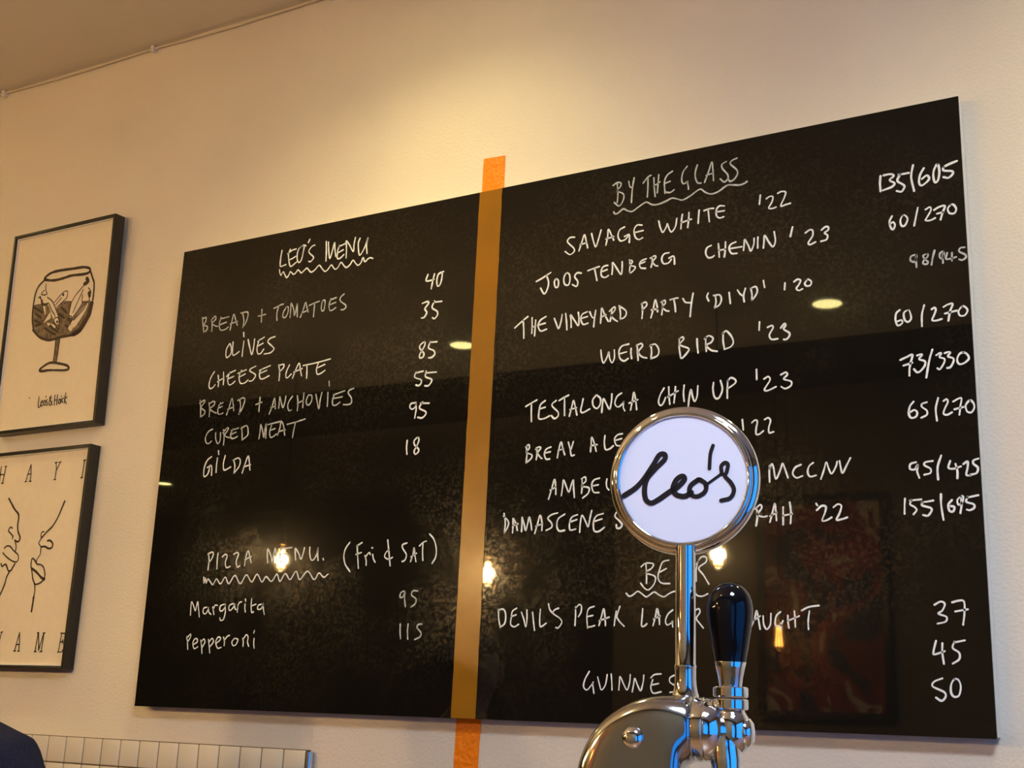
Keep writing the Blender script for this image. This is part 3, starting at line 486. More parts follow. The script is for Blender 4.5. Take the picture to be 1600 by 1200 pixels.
('menu_item',0,3.8,'1093.9,576.4 1096,560.3 1094.7,539.7;1092.4,575.2 1099.7,579.9 1101.5,571.8 1094.4,563 1108,556.7 1106.8,548.9 1094.7,539.7;1119.3,571.8 1121.3,558.4 1119.4,545.4;1117.4,568 1125.2,572.7 1129.8,569.7 1122.7,559.7 1130.5,548.5 1133.5,547;1154.7,570.5 1143.1,566.1 1139.1,555.8 1143.8,545 1152.6,544.4;1140.8,558.4 1153.6,560.1;1170.9,545.7 1173.9,562.5 1179.2,579.2 1184,564.4 1188.7,551;1172.5,561.3 1185.4,564.3;1196.6,577.8 1201.3,563.1 1204.6,548.5 1211.7,548.8;1208.7,578.2 1205.5,568 1203.4,561.6;1250,553 1251,569.8 1252.1,584 1258,571.8 1263.2,553.4;1250.5,565.9 1265.1,567.4;1283,585.4 1281.9,570 1285,555.6 1294.7,556.2 1302.9,562;1323.2,586.1 1312.2,584.4 1305.4,575.9 1309.8,562.8 1318.1,560.8;1307.4,573.2 1322,575.9;1585.1,593.9 1586.9,573;1604.9,586.1 1611.1,590.5 1616,587.6 1613.4,573.3 1613.2,562.4 1619.3,561.4 1628,567.2;1630.8,590 1638.2,593 1642.9,586.5 1639,572.4 1640.1,562.6 1648.6,563.9'),
('menu_item',0,3.8,'1152.6,457.2 1159.1,477.5 1165.7,499.2 1169.1,482.1 1169.6,466.6;1155.7,476.4 1169.1,482.1;1183.2,463.3 1185.6,481.2 1187.4,496.5 1195,480.6 1201,470 1206.3,485.1 1210.9,495.1 1212.2,477 1214.1,457.8;1231.6,493.8 1232,478.5 1230.9,465.8;1230.1,496.5 1238.5,499.8 1240.1,490.7 1230.5,481.1 1247.5,476.3 1246.4,464.9 1234,455.4;1272.2,495.2 1259.7,492.1 1254.4,482.2 1258.9,466.7 1271.5,464.8;1255.8,479.6 1269.7,481.3;1289.5,492.3 1288.2,483.6 1289.8,474.1 1294.3,469.1;1639.1,464.9 1638.7,483.9 1639.7,496.9;1639.6,490.9 1643.9,500.2 1647.3,492.8 1651.7,470.1 1661.7,489.5 1665.4,499.9 1670,488.9 1675.6,471;1702.1,495 1690.2,490 1685.2,478.6 1692.1,469.9 1703.9,472.7;1725.6,497 1717.2,490.5 1714.6,479 1719.1,470.6 1730.7,472.2;1739.8,464.6 1746,481.6 1751.1,496.4 1755.3,483.3 1760.8,473.7 1769.2,487 1771.7,496.1;1776.3,497 1778.2,484.1 1781.3,473.6 1789.7,488 1797,501.3'),
('menu_item',0,3.9,'1044.3,431.5 1048.2,410.4 1046.2,388.4;1043,426.3 1055.6,414 1054.6,402.4 1046.2,388.4;1067.1,388.9 1067.8,407 1067.3,420 1075.2,406.7 1078.7,393.6;1067.3,404.4 1079.6,407.8;1089.2,390.6 1089.5,406 1089.5,421.6 1095.1,405.8 1099.4,392.7 1103.8,408 1107.2,420.8 1111.5,407.7 1114,393.4;1121.6,385.4 1128.1,406.9 1133.4,423.4 1138.2,409.1 1138.8,391.1;1124,400.7 1139.8,405.1;1175.1,426.6 1160.9,423.4 1152.5,416.1 1161.4,405.5 1161.7,396.6 1149,390.7;1192.4,423.2 1177,413.7 1174.6,397.3 1180.6,388.2 1193.4,388.9;1222.2,420.5 1209.6,416 1204.3,403.6 1206.1,389.6 1218.7,390.4;1205.6,406.1 1221,410.4;1228.7,383.7 1229.6,402.5 1233.5,418.7 1242.2,404.5 1248,394.2 1251.8,411.6 1255.6,427.7;1282,420.2 1266.9,415.9 1260.3,403.7 1262,386.1 1271.8,383.2 1285.3,391.4;1262.5,404.8 1279.5,409.1;1311.9,420.8 1309.2,412.9 1319.5,403.2 1325.4,395 1321.1,388.6 1313.9,388.9 1312.3,395.6;1612.3,414.6 1613.3,398.2 1610.6,380.8;1608.7,413.6 1619.6,421.3 1622,414.2 1613.3,402.9 1624.1,397.7 1632.5,398.5;1638.3,386.6 1643.4,403.8 1648.5,422.2 1650.5,405.8 1651.4,389.5;1638.5,398.2 1651.7,404.5;1664.9,414.3 1664.6,398.1 1664.3,380.8;1678.1,423 1680.1,404.3 1678.9,382.5;1664.6,398.1 1682.4,400.8;1729.3,418 1731.5,414.4;1730.1,405.3 1739.5,412.9 1747.5,411.3 1746.1,401.1 1739.9,385.5 1747.9,385.1 1758.3,390.3;1762.3,409.5 1770.4,414.7 1777.1,411 1773.3,397.6 1767.2,385.4 1777.4,386.1 1787.6,389'),
('menu_heading',0,3.2,'1379.4,313.9 1380.9,293.5 1381.1,274.4;1369,308.2 1379.4,315.1 1395.1,313.5 1392.6,305.2 1379.6,295.9 1399.2,288.3 1398,274 1386.4,262.3 1377.3,264.9 1368,275.8;1428.8,319.7 1415.9,316.5 1409.5,302.3 1405.7,285.7 1413.5,274.9 1431.5,273.4;1409.5,296.4 1423.7,303.2;1464.6,317.5 1449.3,308.4 1444.3,292 1449.4,275.4 1467.1,275;1446.8,295.5 1462.1,299.8;1492.4,319 1487.3,300.4 1486.8,276.9;1487.3,309.8 1497.4,323.6 1507.4,323.3 1507.4,313.9 1492.3,302.6 1502.3,288.3 1513.4,270.6'),
('heading_underline',0,3.2,'1336.6,256 1343.3,249.9 1351.2,252.2 1361.6,259.2 1369.5,255.5 1380.1,248.2 1387.8,251.6 1398.2,257.4 1408.5,251.3 1418.9,247.6 1429.1,253.4 1441.8,257.9 1454.5,254.1 1467.2,250.4 1482.2,254.8 1489.7,248.9 1499.7,247.6 1510.9,252.1'),
('menu_item',0,3.4,'1039.4,226.7 1040.9,207.8 1045.2,190.3;1038.6,225.4 1051.8,226.6 1057.6,215.2 1056,197.7 1045.2,189;1083.9,228.7 1074,222.6 1071.6,210.1 1070.8,195.2 1079.7,190.2 1089.7,195.1;1071.5,211.4 1083,215;1095.9,219.9 1102.3,204.9 1107.2,190.1 1109.5,204.9 1108.7,224.8;1122.4,219.7 1125.5,199.9 1128.4,182.6;1141.1,225.7 1139.9,209.7 1141.4,191.2 1148.5,192.4 1155.4,197.3;1159.8,236.6 1163,225.5 1169.7,218;1184,227.7 1174.3,224.1 1171.7,216.8 1187.4,206.9 1191.9,198.3 1183.8,187.4 1178.2,188.6;1222.9,229.8 1223.4,211.5 1222.5,192.1;1222.5,226.1 1231.1,234.5 1236.7,230.8 1235.6,218.7 1230.3,210.3;1265.4,230.5 1253.2,225.8 1249.5,211.3 1251.4,187.2;1251.3,189.6 1258.1,189.6 1267.6,192;1250.9,210.1 1263.1,212.4;1277,192 1282.1,208.7 1287.2,225.5 1290.1,211 1291.8,191.9;1277.7,201.5 1299.6,208.6;1315.4,220.4 1313,206.1 1311.1,191.8;1323.2,229.9 1318.1,215.6 1316.9,208.5 1323.7,198.9 1333.1,190.6;1373.3,224.6 1372.2,208.1 1371.1,191.6 1376.3,190.4 1382.7,195.1;1395.7,191.5 1400.7,207.9 1404.4,224.3 1408.4,210.2 1409.8,193.8;1396.9,204.4 1411,210.2;1437.7,221.6 1427.6,213.5 1422.5,200.8 1426.4,192.6 1437.8,198.3;1436.5,199.5 1437.8,189.1;1462.1,219.1 1453.3,212.2 1449.6,200.6 1454.6,191.3 1467.2,193.6;1450.8,204.1 1462.2,207.5;1485.9,221.2 1492.2,223.4 1494.6,216.5 1487.2,205 1494.6,194.6 1501.5,186.6;1482.2,221.2 1482.2,188.9;1543,218.3 1544.1,202.4 1544,186.5;1541.8,217.2 1555.1,211.4 1556.2,197.8 1544,186.5;1573.3,218.1 1574.3,202.2 1574.1,186.4;1572,216.9 1584,213.4 1574.3,202.2 1584.9,186.4;1598,187.5 1605.3,204.3 1609.1,218.9 1612.4,204.2 1615.7,184.1;1602.4,199.8 1616,208.7;1621.9,208.6 1622.9,193 1628.6,184 1635.8,192.9 1637.3,213;1656,216.2 1647.7,208.5 1645.1,195.1 1648.5,188.4 1656.7,192.8 1660.3,199.5;1655.6,195.1 1656.5,184;1669.8,209.4 1670.2,197.2 1671.6,186.1;1682.6,217.1 1683.5,203.8 1683.8,188.3;1670.2,199.4 1691.6,208.1;1696.4,218.1 1710.2,224.5 1729.6,227.2;1711.2,216.8 1708.5,199.2 1708.8,183.9'),
('menu_item',0,3.2,'1257.5,101.3 1247.8,84.8 1245.3,70.9 1252.6,64.8 1261,72.5 1266.6,80.1;1265.2,77.6 1268.5,58.9;1276.4,90.3 1280.9,75.4 1285.4,65.5 1293.7,75.6 1297.5,95.6;1306,97 1307.7,80.8 1308.5,66;1323.3,66.3 1324.5,81.1 1325.7,92.3 1334.3,76.4 1341.4,66.7 1346.7,81.5 1347.9,96.4;1352.5,63.2 1355.1,76.8 1357.7,89.1 1363.4,76.9 1370.4,66.1 1375.7,82.1 1376.9,95.6;1413.6,98.6 1400.1,97.1 1392,90.9;1396.1,87.3 1392.1,72.6 1397.6,61.8 1413.8,64.6;1394.8,77.5 1408.3,80.2;1441.8,96.6 1432.5,91.6 1432.5,83.1 1443.2,76 1440.6,66.4 1432.6,63.8;1465.7,98.1 1456.5,92 1457.8,83.6 1467.1,76.5 1463.1,65.6 1455.2,65.5'),
('menu_price',0,4.6,'1875,1061.9 1873.3,1046.9 1873.8,1029.5;1880.9,1062.1 1894.8,1061.9 1900.4,1057 1892,1049.7 1901,1041.7 1896.1,1035 1878.5,1030.7;1913.2,1058.4 1906.9,1045.6 1916.8,1036.1 1920,1030.5 1913.9,1021.5 1904.9,1024.5;1909.7,1057.8 1929.2,1057.8;1937.9,1072.5 1933.4,1048.1 1937.7,1018.3;1957.9,1062.3 1950.5,1049.8 1947.6,1035.3 1951.7,1027 1962.1,1032.5 1966.9,1039.1 1962.8,1046.2 1953.5,1040.5;1984,1065.9 1976.7,1054.8 1974.9,1040.1 1977.6,1028.3 1983.5,1033.4 1986.5,1050.3 1984,1065.9;2019.5,1065 2006,1061.5 1994.7,1057.5;1994.7,1057.5 1994.3,1050.1 2009.7,1045.8 2010.4,1039.4 2002.4,1033.5 1993.7,1036.5'),
('menu_price',0,3.9,'1893.6,973.7 1888.5,963.3 1890.3,950.5 1894.7,946 1898.5,954.1 1895.3,960.9 1889.5,958.1;1914.1,971.4 1909.1,962.2 1910.9,950.7 1917.7,950.8 1922.8,962.4 1918.6,970.6 1914.1,971.4;1942.9,982.4 1938.7,964.6 1934.5,946.7;1957.2,976.2 1965.2,979.7 1967.1,973.1 1959.9,960.9 1956.2,954.1 1965,952.6 1974.1,955.9;1972.7,972.2 1981.8,976.7 1992.9,977.2 1987.8,963.3 1983.8,950.5;1977.8,963.9 1990.1,965.4;2003.9,977.6 1998,970.1 2000.9,961 2009.6,959.5 2013.3,967.4 2009.3,976.2 2003.9,977.6'),
('menu_price',1,3.8,'1935.2,887.7 1926.1,885.4 1924.7,877.1 1932.3,873.5 1936.1,882.6 1935.2,887.7 1934.6,874.4 1935.2,862.1;1955.2,885.7 1948.4,883.1 1951.4,875.4 1956.6,869.7 1954.2,865.3 1947.7,867.5 1949.1,873.3 1956,879.5 1957.3,884.2 1955.2,885.7;1969.8,890.7 1965.8,876.8 1962.9,862.7;1986.1,885.7 1979.4,883.1 1978.9,874.7 1984.3,872.7 1986.1,885.7;1984.7,881.1 1983.8,863.1;1992.5,882.2 1989.7,870.6 1997.3,869.5 2008.2,871.3;2001.1,880.9 2000.3,865.4;2024.2,888 2016.7,888 2014.2,881.2 2024.5,873.6 2025.3,867.5 2018.6,863.7 2013.3,865.8'),
('menu_price',0,3.9,'1900.3,781 1893.3,774.7 1891.6,760.6 1895.6,750.5 1903.6,754.2 1902.8,760.3 1894.9,758.9;1915.9,778.9 1907.8,774 1908.4,760.8 1914.8,755.2 1920.6,761.6 1919,773.7 1915.9,778.9;1945.6,784.5 1940.7,766.1 1939.7,743.7;1958.7,774.4 1964.3,777.2 1966.2,772.2 1962.5,762.1 1958.8,753.1 1966.3,751.4 1976.2,753.2;1980.6,776.2 1988.3,779.9 1997,779.9 1991.9,766.4 1987.8,748.2;1982.1,763 2003.8,766;2013.7,772.9 2006.9,764.5 2008.6,756 2017,754.9 2022.8,763.5 2019,771 2013.7,772.9'),
('menu_price',0,4.2,'1897.2,682.4 1908.5,686.6 1919.7,690 1916.1,675.6 1913.3,663.4 1912.5,650.3;1902.6,670.8 1919,674.5;1928.3,687.5 1935,689.1 1937.1,687.3 1931.6,680.1 1941.6,675.1 1941.2,666.6 1933.5,657.4 1926.9,655 1921.3,661.8;1956.4,695.9 1949.6,675 1943,643.3;1963,684.3 1968.9,687.5 1971.7,686.4 1968.5,679.8 1976.9,675.8 1975.8,667.5 1968.1,656.8 1963.9,658.8;1978.2,686.5 1984.7,688 1988.2,686.1 1983.6,679.7 1992.6,674.8 1992.2,667.2 1986.7,658.6 1981,657.7;2010.8,684.3 2003.5,681.3 1999.4,671 2002.6,663 2011.1,663.6 2019.9,671 2017.6,679.7 2010.8,684.3'),
('menu_price',0,3.7,'1917.8,599.6 1910.9,591.1 1908.1,577.6 1912.1,569.2 1920.8,570.7 1923.4,578.5 1918.2,583.5 1910.4,579.7;1941.5,596.3 1932.7,593.7 1932.5,588 1940.7,580.4 1940.4,572.4 1930.4,567.6;1962.2,602.3 1956.9,582.3 1958,559.6;1971.5,595.7 1976.9,598.6 1978.8,592.8 1972.8,580.9 1970.3,572 1976.5,569.2 1985.2,573;1988.3,593 1998,597.8 2003.3,597.3 2000.4,582.9 1997.9,567.4;1989.6,578.2 2005.6,581.3;2017.7,592.5 2009.9,584.3 2011.4,572.9 2018.5,570 2024.1,577.3 2023.6,586.4 2017.7,592.5'),
('menu_price',0,4,'1917,485 1907.1,482.3 1905.7,473.4 1914.2,471.8 1920,480.3 1918.3,468.1 1921.6,455.7;1946.9,485.2 1934,483.9 1931.7,478.4 1942,471.1 1941.6,463.3 1930.8,460.7;1962.1,494.2 1954.7,472.4 1954.7,450.3;1977.4,483.1 1973.6,471.2 1981.8,468.4 1995.5,471.9;1986.4,477 1988.9,463.6 1988.2,450.4;1999.9,476 2007.4,479.9 2006.8,469 2004,456 2011.1,454.5;2026.1,484.1 2017.8,481.4 2017.4,474.9 2024.2,467.8 2021.6,458.2 2010.2,455.6'),
('menu_price',0,3.9,'1894.2,418.4 1893,405.1 1892.4,390.8;1906.3,415.5 1902.8,407.9 1911.1,402 1914,396.3 1908.3,388.9;1903.1,414.6 1923.4,415.7;1925.3,410.1 1924.4,404.6 1938.5,399.5 1940.4,394 1933.6,385.5 1925.3,387;1924.2,410.1 1944.4,412.4;1958.2,423.7 1957.6,404 1960.4,376.7;1976.8,411.8 1970.1,403.4 1971.6,392.4 1977.8,391.1 1980.3,398.5 1974.2,401;1992.6,417.4 1986.1,411.3 1987.7,402.5 1994.1,406.5 1996.7,416.1 1992.6,417.4 1992.8,402.2 1990,387.2;2003.9,415.7 2001.3,407.2 2013.3,402.3 2014,395.8 2006.6,391.8 2001.6,393.1;2002.8,414.7 2022.4,418'),
('menu_price',0,3.6,'1937.1,226 1948.3,231.5 1955,227.2 1950.3,216 1943.2,210.5 1956.6,204.8 1954.8,196.5 1941,193;1967.4,229.8 1978.3,232.5 1987.7,231 1987.5,211.5 1984.2,190.9;1972,213.9 1993.7,217.6'),
('menu_price',0,3.6,'1936.8,163.3 1931.8,145.3 1932.9,139.8 1950.8,145.4;1947.5,159.2 1946.6,142.6 1948.4,123.5;1967.9,162 1964.6,151 1974.9,142.8 1974.4,131.9 1963.2,124.2;1967.8,160.6 1985.4,164.2'),
('menu_price',0,3.6,'1944.4,98.9 1930.6,93.2 1927.5,84.9 1946,75.8 1948.3,67.8 1941.2,60.8 1932,66;1964.5,97.8 1958.7,88.3 1958,74.7 1963,68.1 1971.1,71 1974.6,85.9 1971.2,96.6 1964.5,97.8'),
]
GLASS_PRINT = [
('wash',0,'-593.9,381.9 -558.2,383 -528.1,382.8 -502.5,375.5 -488.4,371.6 -459.8,377.5 -427.2,373 -381.5,366.8 -344.6,363.7 -341.4,349.9 -349.4,324.5 -364.3,301.8 -382.2,281.3 -406.8,271 -459.5,269.8 -499.2,266.9 -526.7,270.2 -556.1,283.4 -581.6,305.9 -590.7,336.3 -593.5,362.2'),
('paper',0,'-550.2,401.5 -536.2,399.6 -502.8,377.5 -490.9,352.6 -476.3,327.5 -476.4,310.2 -487.6,313.5 -497.7,326.4 -511.4,345.6 -526.3,370.9 -548,387.5;-503.2,379.5 -479.2,399.5 -464.4,408.1 -450.6,405.2 -453.4,388.2 -463.1,381.8 -489.4,360.1 -495.5,364.8;-425.1,376.6 -389.8,406.3 -381.9,387.9 -384.2,367.2 -404,341.1 -425,322.8 -434,329.7 -430.6,360;-362,358.4 -369,334.6 -407.3,292 -422.7,307.3 -381.6,349.6;-552,378.2 -542,349.6 -536.4,348.9 -543.3,375.1;-520.7,352.6 -543.2,322.5 -525,327.9 -512.4,334.1;-433.9,293.4 -424.5,301.8 -412.7,292.7 -421.7,282.4;-523.7,320 -489.4,308 -493.4,298.9 -519.7,311.8;-356.5,374.9 -347.6,385.1 -344.6,363.7 -352.2,362.8'),
('ink',8.25,'-556.9,461.6 -531.4,473.7 -490.8,475.5 -442,473.1 -396.5,471.1 -369.1,463.1 -370.1,451.7 -393.4,449.3 -441.6,452.5 -478.7,449.2 -513.8,448.4 -547.5,454.3 -556.9,461.6'),
('ink',6.05,'-556,455.5 -578.5,441 -589.4,422.7 -593.4,395.6 -594.2,366.2 -590.7,336.3 -581.6,305.9;-365.6,456.8 -351.3,429.6 -344.1,415.2 -341.8,380.4 -343.8,357.9'),
('ink',16.5,'-345.9,354.3 -352,324.8 -367,302.1 -384.8,281.6 -407.1,273'),
('ink',7.7,'-583.1,306.1 -556.1,283.4 -526.7,270.2 -499.1,266 -459.5,269.8 -406.8,271 -382.2,281.3'),
('ink',3.3,'-548.4,442.6 -547,424.6 -539.2,409.8 -548.7,409.2;-553.7,423.6 -564.4,413.3 -548.3,407.1;-575.5,405 -563.6,399.4 -570.5,408.2 -559.5,391;-536.2,399.6 -511.8,382.6 -490.9,352.6 -473.3,325.2;-527.8,380.8 -510.2,355.1 -497.3,341.8 -493.1,331.6;-497.7,326.4 -479.4,329.8 -471.2,294.2 -489.7,310 -497.7,326.4;-503.2,379.5 -479.2,399.5 -464.3,407.2 -452,405.4 -452,388 -460.4,381.4 -492.4,362.5;-496.4,370.8 -475,389.2;-370.2,434.3 -383.5,417 -420.8,383.7 -435.1,354.8 -435.4,329.9;-386.6,402 -407.1,362.6 -419.3,337.4;-438,320.7 -434,329.7 -422.6,324.4 -426.3,313.4 -438,320.7;-365,360.7 -375.5,343.1 -413.1,313.7;-369.7,357.6 -402,327.5 -430.5,306.3;-520.7,352.6 -543.2,322.5;-554.8,378.6 -542,349.6;-387,386.7 -386.8,367.5 -378.3,362.5;-366,404.9 -353.5,389.7 -359.2,375.2 -354.9,363.2'),
('ink',11,'-376.8,434.3 -370.2,424.7 -377.3,420 -383.8,419;-361.1,388.9 -357.1,378.8'),
('ink',7.15,'-559.8,393 -555.4,382.6 -543.6,377.1 -533.1,379.6;-483,318.7 -481.4,316.6;-469.8,399.2 -468.1,397;-431.6,322.7 -430.5,320.7;-590.1,375.5 -569.1,364.9 -551,354.7;-578.4,354.3 -554.1,339.5;-580.8,335.1 -557.1,324.3;-511.4,310.8 -493.1,296.9 -475.5,287.1;-532.3,305.6 -508.4,291.1 -485.2,280.6;-572.7,318.4 -550.9,319.6;-478.4,341.3 -454.8,326.7;-470.5,359.6 -446.3,340.9;-445.9,302.5 -434.5,297.3'),
('wash',0,'-481.7,266.8 -462.7,264.5 -465.2,228.6 -466.7,194.7 -481.6,196.3 -479.1,232.1'),
('ink',3.58,'-480.9,266.7 -478.6,233.9 -481,198.1;-463.5,264.6 -465.2,228.6 -467.5,196.6'),
('ink',7.15,'-534.3,181.1 -509.3,193.6 -485.6,196.7 -447.2,188.7 -419.6,180.1 -412.8,170 -430.9,168.2 -463.1,171.6 -495.6,175.1 -525.3,175.4 -534.3,181.1'),
('ink',3.58,'-524,99.6 -524.4,85.5 -523.2,69.5 -515.2,69.7 -514.7,75.2;-512.9,80.7 -506.4,82 -508.5,86.9 -512.3,85.3 -512.8,76.9 -510,71.1 -504.9,72.5;-500.4,86.1 -502.6,79.7 -499.6,72.9 -494.7,75.3 -495,82.8 -499.2,86.9;-494.3,98.6 -495.1,95;-487.3,87.7 -491.7,85.3 -490.3,81.4 -485.7,77.2 -486.1,71.7 -490.7,72.1;-474.2,97.6 -478.6,91.5 -473.2,82.6 -464.6,69.7;-472.3,93.7 -478.3,81.2 -478.3,72.8 -472.7,70.4 -467,80.2;-457.1,97.9 -457.4,83 -455.8,68.9;-446.5,97.8 -447,83.9 -446,68.9;-456.9,82.9 -446.5,83.8;-438,84.9 -440.4,78.6 -437.8,71.9 -433.4,72.4 -432.7,79.8 -436.6,84.8;-430.1,85.1 -429.6,73;-430.1,93.4 -429.8,91.5;-421.1,86.1 -425.3,82.8 -424.9,76.2 -420.5,73;-413.3,100.2 -415.7,84.6 -414.9,70.7;-407.1,88.5 -414.6,80.8 -406.8,69;-564.7,100.6 -563.9,99'),
]
FACES_PRINT = [
('ink',3.58,'-648.6,650.5 -648.4,629.9 -647,603.7;-628.5,649.1 -630.8,625 -634,601;-649.2,627.1 -631.9,626;-521.9,647.5 -529.2,624.1 -535,599.7;-521.9,647.5 -517.5,621.5 -516.4,599.5;-531.2,620.6 -517.9,620.6;-419.2,646.1 -414.4,627.6 -415,616.8 -415.4,598.8;-402.5,646.7 -408.1,635.3 -413.5,625.7;-305.7,645.5 -306.6,622.3 -308.4,597.5;-309.4,645.2 -300.7,645.5;-312.1,596.8 -304.6,597.3;-423.6,646.2 -414.1,646.6;-407.1,646.7 -399.5,647.1;-419.7,597.9 -412,598.5;-632.4,649.4 -625.1,649.8;-638.1,600.7 -630,601.2;-538.1,599.1 -531.8,599.5;-520.3,599.3 -512.4,599.4'),
('ink',3.58,'-548.3,181.2 -551,169.1 -553.2,148.5;-552.3,181.2 -544.7,182.6;-475.3,180.3 -480.9,157.3 -486,131.7;-475.3,180.3 -470.8,155.6 -469.3,131.8;-483.8,148.7 -470.8,149.1;-489.8,131.4 -481.6,131.6;-473.7,130.8 -466.1,131.3;-401.3,179.4 -402.9,155.8 -404.3,130.6;-400,179.4 -394.3,154.1 -391.1,134;-391.1,134 -385.4,155.8 -379.3,179;-378.3,179 -379.1,155.8 -380.5,130.7;-407.5,130.5 -400.1,130.9;-385.4,130.3 -376.8,131.1;-404.6,179.6 -398.8,179.9;-381.8,178.7 -374.4,179.5;-309.8,178.5 -312,154.4 -313.6,130.3;-313.3,178.8 -296.8,178.2;-311,155.7 -300.9,156.9;-302.6,160.7 -300.5,151.9;-316.4,129.5 -299.5,130.7 -298.7,135.4'),
('ink',6.05,'-596.3,554.6 -583.5,541.1 -564.7,521.9 -547.2,508.3 -543.3,495.5 -543.6,477.5 -538.6,459.3 -529.3,446.3 -526.2,437.3 -532.5,429.5 -546.6,433.6'),
('ink',4.4,'-564.6,469.3 -573.1,471.5 -578.8,462.7 -569.7,455.1 -557.1,445.6 -558.4,439.4;-543,428.9 -537.4,414.5 -538.8,402;-586.5,413.4 -575.7,419.3 -561.8,417.1 -549.3,407.7 -537.1,400.2 -525,392.7 -521.5,381.9 -527.6,373.3 -545.5,376.4 -568.9,386.9 -589.1,400.1'),
('ink',5.5,'-590.7,369.7 -585.2,362.4 -577.8,365.8 -570.2,367.3 -562.9,358.3 -555.7,349.2 -545.5,350.7 -539.3,359.4 -533.2,368.1;-551.4,347.3 -560,331.6 -564,312.3 -576.7,284.3 -580.5,277.3'),
('ink',5.5,'-363.9,535 -372.7,514.2 -383.5,490 -399.7,467.7 -417.6,454.4 -435.2,439.2;-435.1,411.8 -419.7,412.2 -403.3,406.4 -391.2,409.5 -390.6,419.9 -402.4,428.2 -412.5,427.7'),
('ink',3.58,'-435.2,439.2 -443.5,428.9 -446.1,421.9 -435.1,411.8;-430.2,453.1 -438,453.4 -441.8,446.5 -439.7,435.8;-434.9,411 -435,391.6 -444.2,379.7 -447.4,369.2'),
('ink',4.68,'-446.1,369.2 -456.9,378.3 -463.9,381.1 -466.6,375 -466,359.2;-447.4,369.2 -441.3,364.7 -425.5,362.5 -413.7,354.4 -405.2,336.8 -405.3,323.8;-405.1,323 -421,312.9 -435.7,309.8 -444.1,313.4;-464.4,357.4 -457.4,341.5 -451.7,325.7 -440.5,308.1 -436.7,289 -439.7,271.8'),
('ink',7.15,'-459.6,352.9 -439.6,342.8 -418.9,328.5 -405.1,323;-437.8,275.2 -438.3,258 -439.3,237.4'),
]
LOGO = [
(3.97671,'-43.42,-12.03 -35.03,-6.59 -28.36,0.55 -21.72,10.5 -17.29,17.71 -13.37,18.17 -13.35,14.22 -20.57,7.1 -26.12,0.5 -28.07,-7.29 -27.1,-15.1 -23.18,-17.94 -18.19,-15.81 -9.36,-9.87 -3.85,-6.65 1.43,-1.21 -0.01,1.59 -4.42,-1.09 -6.94,-7.7 -4.39,-12.17 1.66,-13.38 6.58,-10.72'),
(3.55811,'11.52,-1.43 6.04,-5.74 5.49,-11.25 10.4,-13.76 16.4,-10.35 17.18,-4.86 12.61,-1.24 11.52,-1.43'),
(2.09301,'16.41,-5.95 22.4,-1.67 28.39,2.61'),
(3.13951,'28.93,2.59 28.42,8.13 31.15,10.82 33.3,9.11 32.18,3.62 31.08,0.89 35.35,-4.14 37.45,-9.65 34.72,-15.06 28.26,-16.91'),
(2.72091,'22.53,23.86 20.53,17.22 19.83,6.68'),
]


# ------------------------------------------------------------------ the room
XL, XR, YN, YFAR = -8.0, 5.2, -4.05, -7.6
XC = -0.6
HT = 3.75
box('floor', (XL, YFAR, -0.1), (XR, 0.0, 0.0), M_floor, kind='structure')
bm = bmesh.new()
vs = []
for dz in (0.0, 0.15):
    for x, y in ((XL - 0.15, YFAR - 0.15), (XR + 0.15, YFAR - 0.15), (XR + 0.15, 0.15), (XL - 0.15, 0.15)):
        vs.append(bm.verts.new((x, y, ceil_z(x) + dz)))
for f in ((3, 2, 1, 0), (4, 5, 6, 7), (0, 1, 5, 4), (1, 2, 6, 5), (2, 3, 7, 6), (3, 0, 4, 7)):
    bm.faces.new([vs[i] for i in f])
build('ceiling', bm, M_ceil)['kind'] = 'structure'


def wall_prism(bm, x0, x1, y0, y1, z0, z1=None):
    """upright block; z1 None = up to the sloping ceiling"""
    c = []
    for x, y in ((x0, y0), (x1, y0), (x1, y1), (x0, y1)):
        c.append((bm.verts.new((x, y, z0)), bm.verts.new((x, y, ceil_z(x) if z1 is None else z1))))
    bm.faces.new([a[0] for a in c][::-1])
    bm.faces.new([a[1] for a in c])
    for i in range(4):
        j = (i + 1) % 4
        bm.faces.new((c[i][0], c[j][0], c[j][1], c[i][1]))


def wall(name, blocks, mt):
    bm = bmesh.new()
    for b in blocks:
        wall_prism(bm, *b)
    o = build(name, bm, mt)
    o['kind'] = 'structure'
    return o


wall('wall_back', [(XL, XR, 0.0, 0.15, 0.0)], M_wall)
# street side wall behind the camera, with a shop window at its right end
WX0, WX1, WZ0, WZ1 = 3.35, 5.10, 0.45, 2.95
wall('wall_front', [(XC, WX0, YN - 0.15, YN, 0.0), (WX1, XR, YN - 0.15, YN, 0.0),
                    (WX0, WX1, YN - 0.15, YN, 0.0, WZ0), (WX0, WX1, YN - 0.15, YN, WZ1)], M_farwall)
WY0, WY1 = -3.97, -0.95
wall('wall_right', [(XR, XR + 0.15, YN - 0.15, WY0, 0.0), (XR, XR + 0.15, WY1, 0.15, 0.0),
                    (XR, XR + 0.15, WY0, WY1, 0.0, WZ0), (XR, XR + 0.15, WY0, WY1, WZ1)], M_farwall)
wall('wall_side', [(XC, XC + 0.15, YFAR - 0.15, YN - 0.15, 0.0)], M_farwall)
wall('wall_far', [(XL, XC, YFAR - 0.15, YFAR, 0.0)], M_farwall)
wall('wall_left', [(XL - 0.15, XL, YFAR - 0.15, 0.15, 0.0)], M_farwall)
o = box('trim_1', (XL, -3.98, ceil_z(0) - 0.17), (XR, -3.68, ceil_z(XL) + 0.02), M_darktrim, kind='structure')


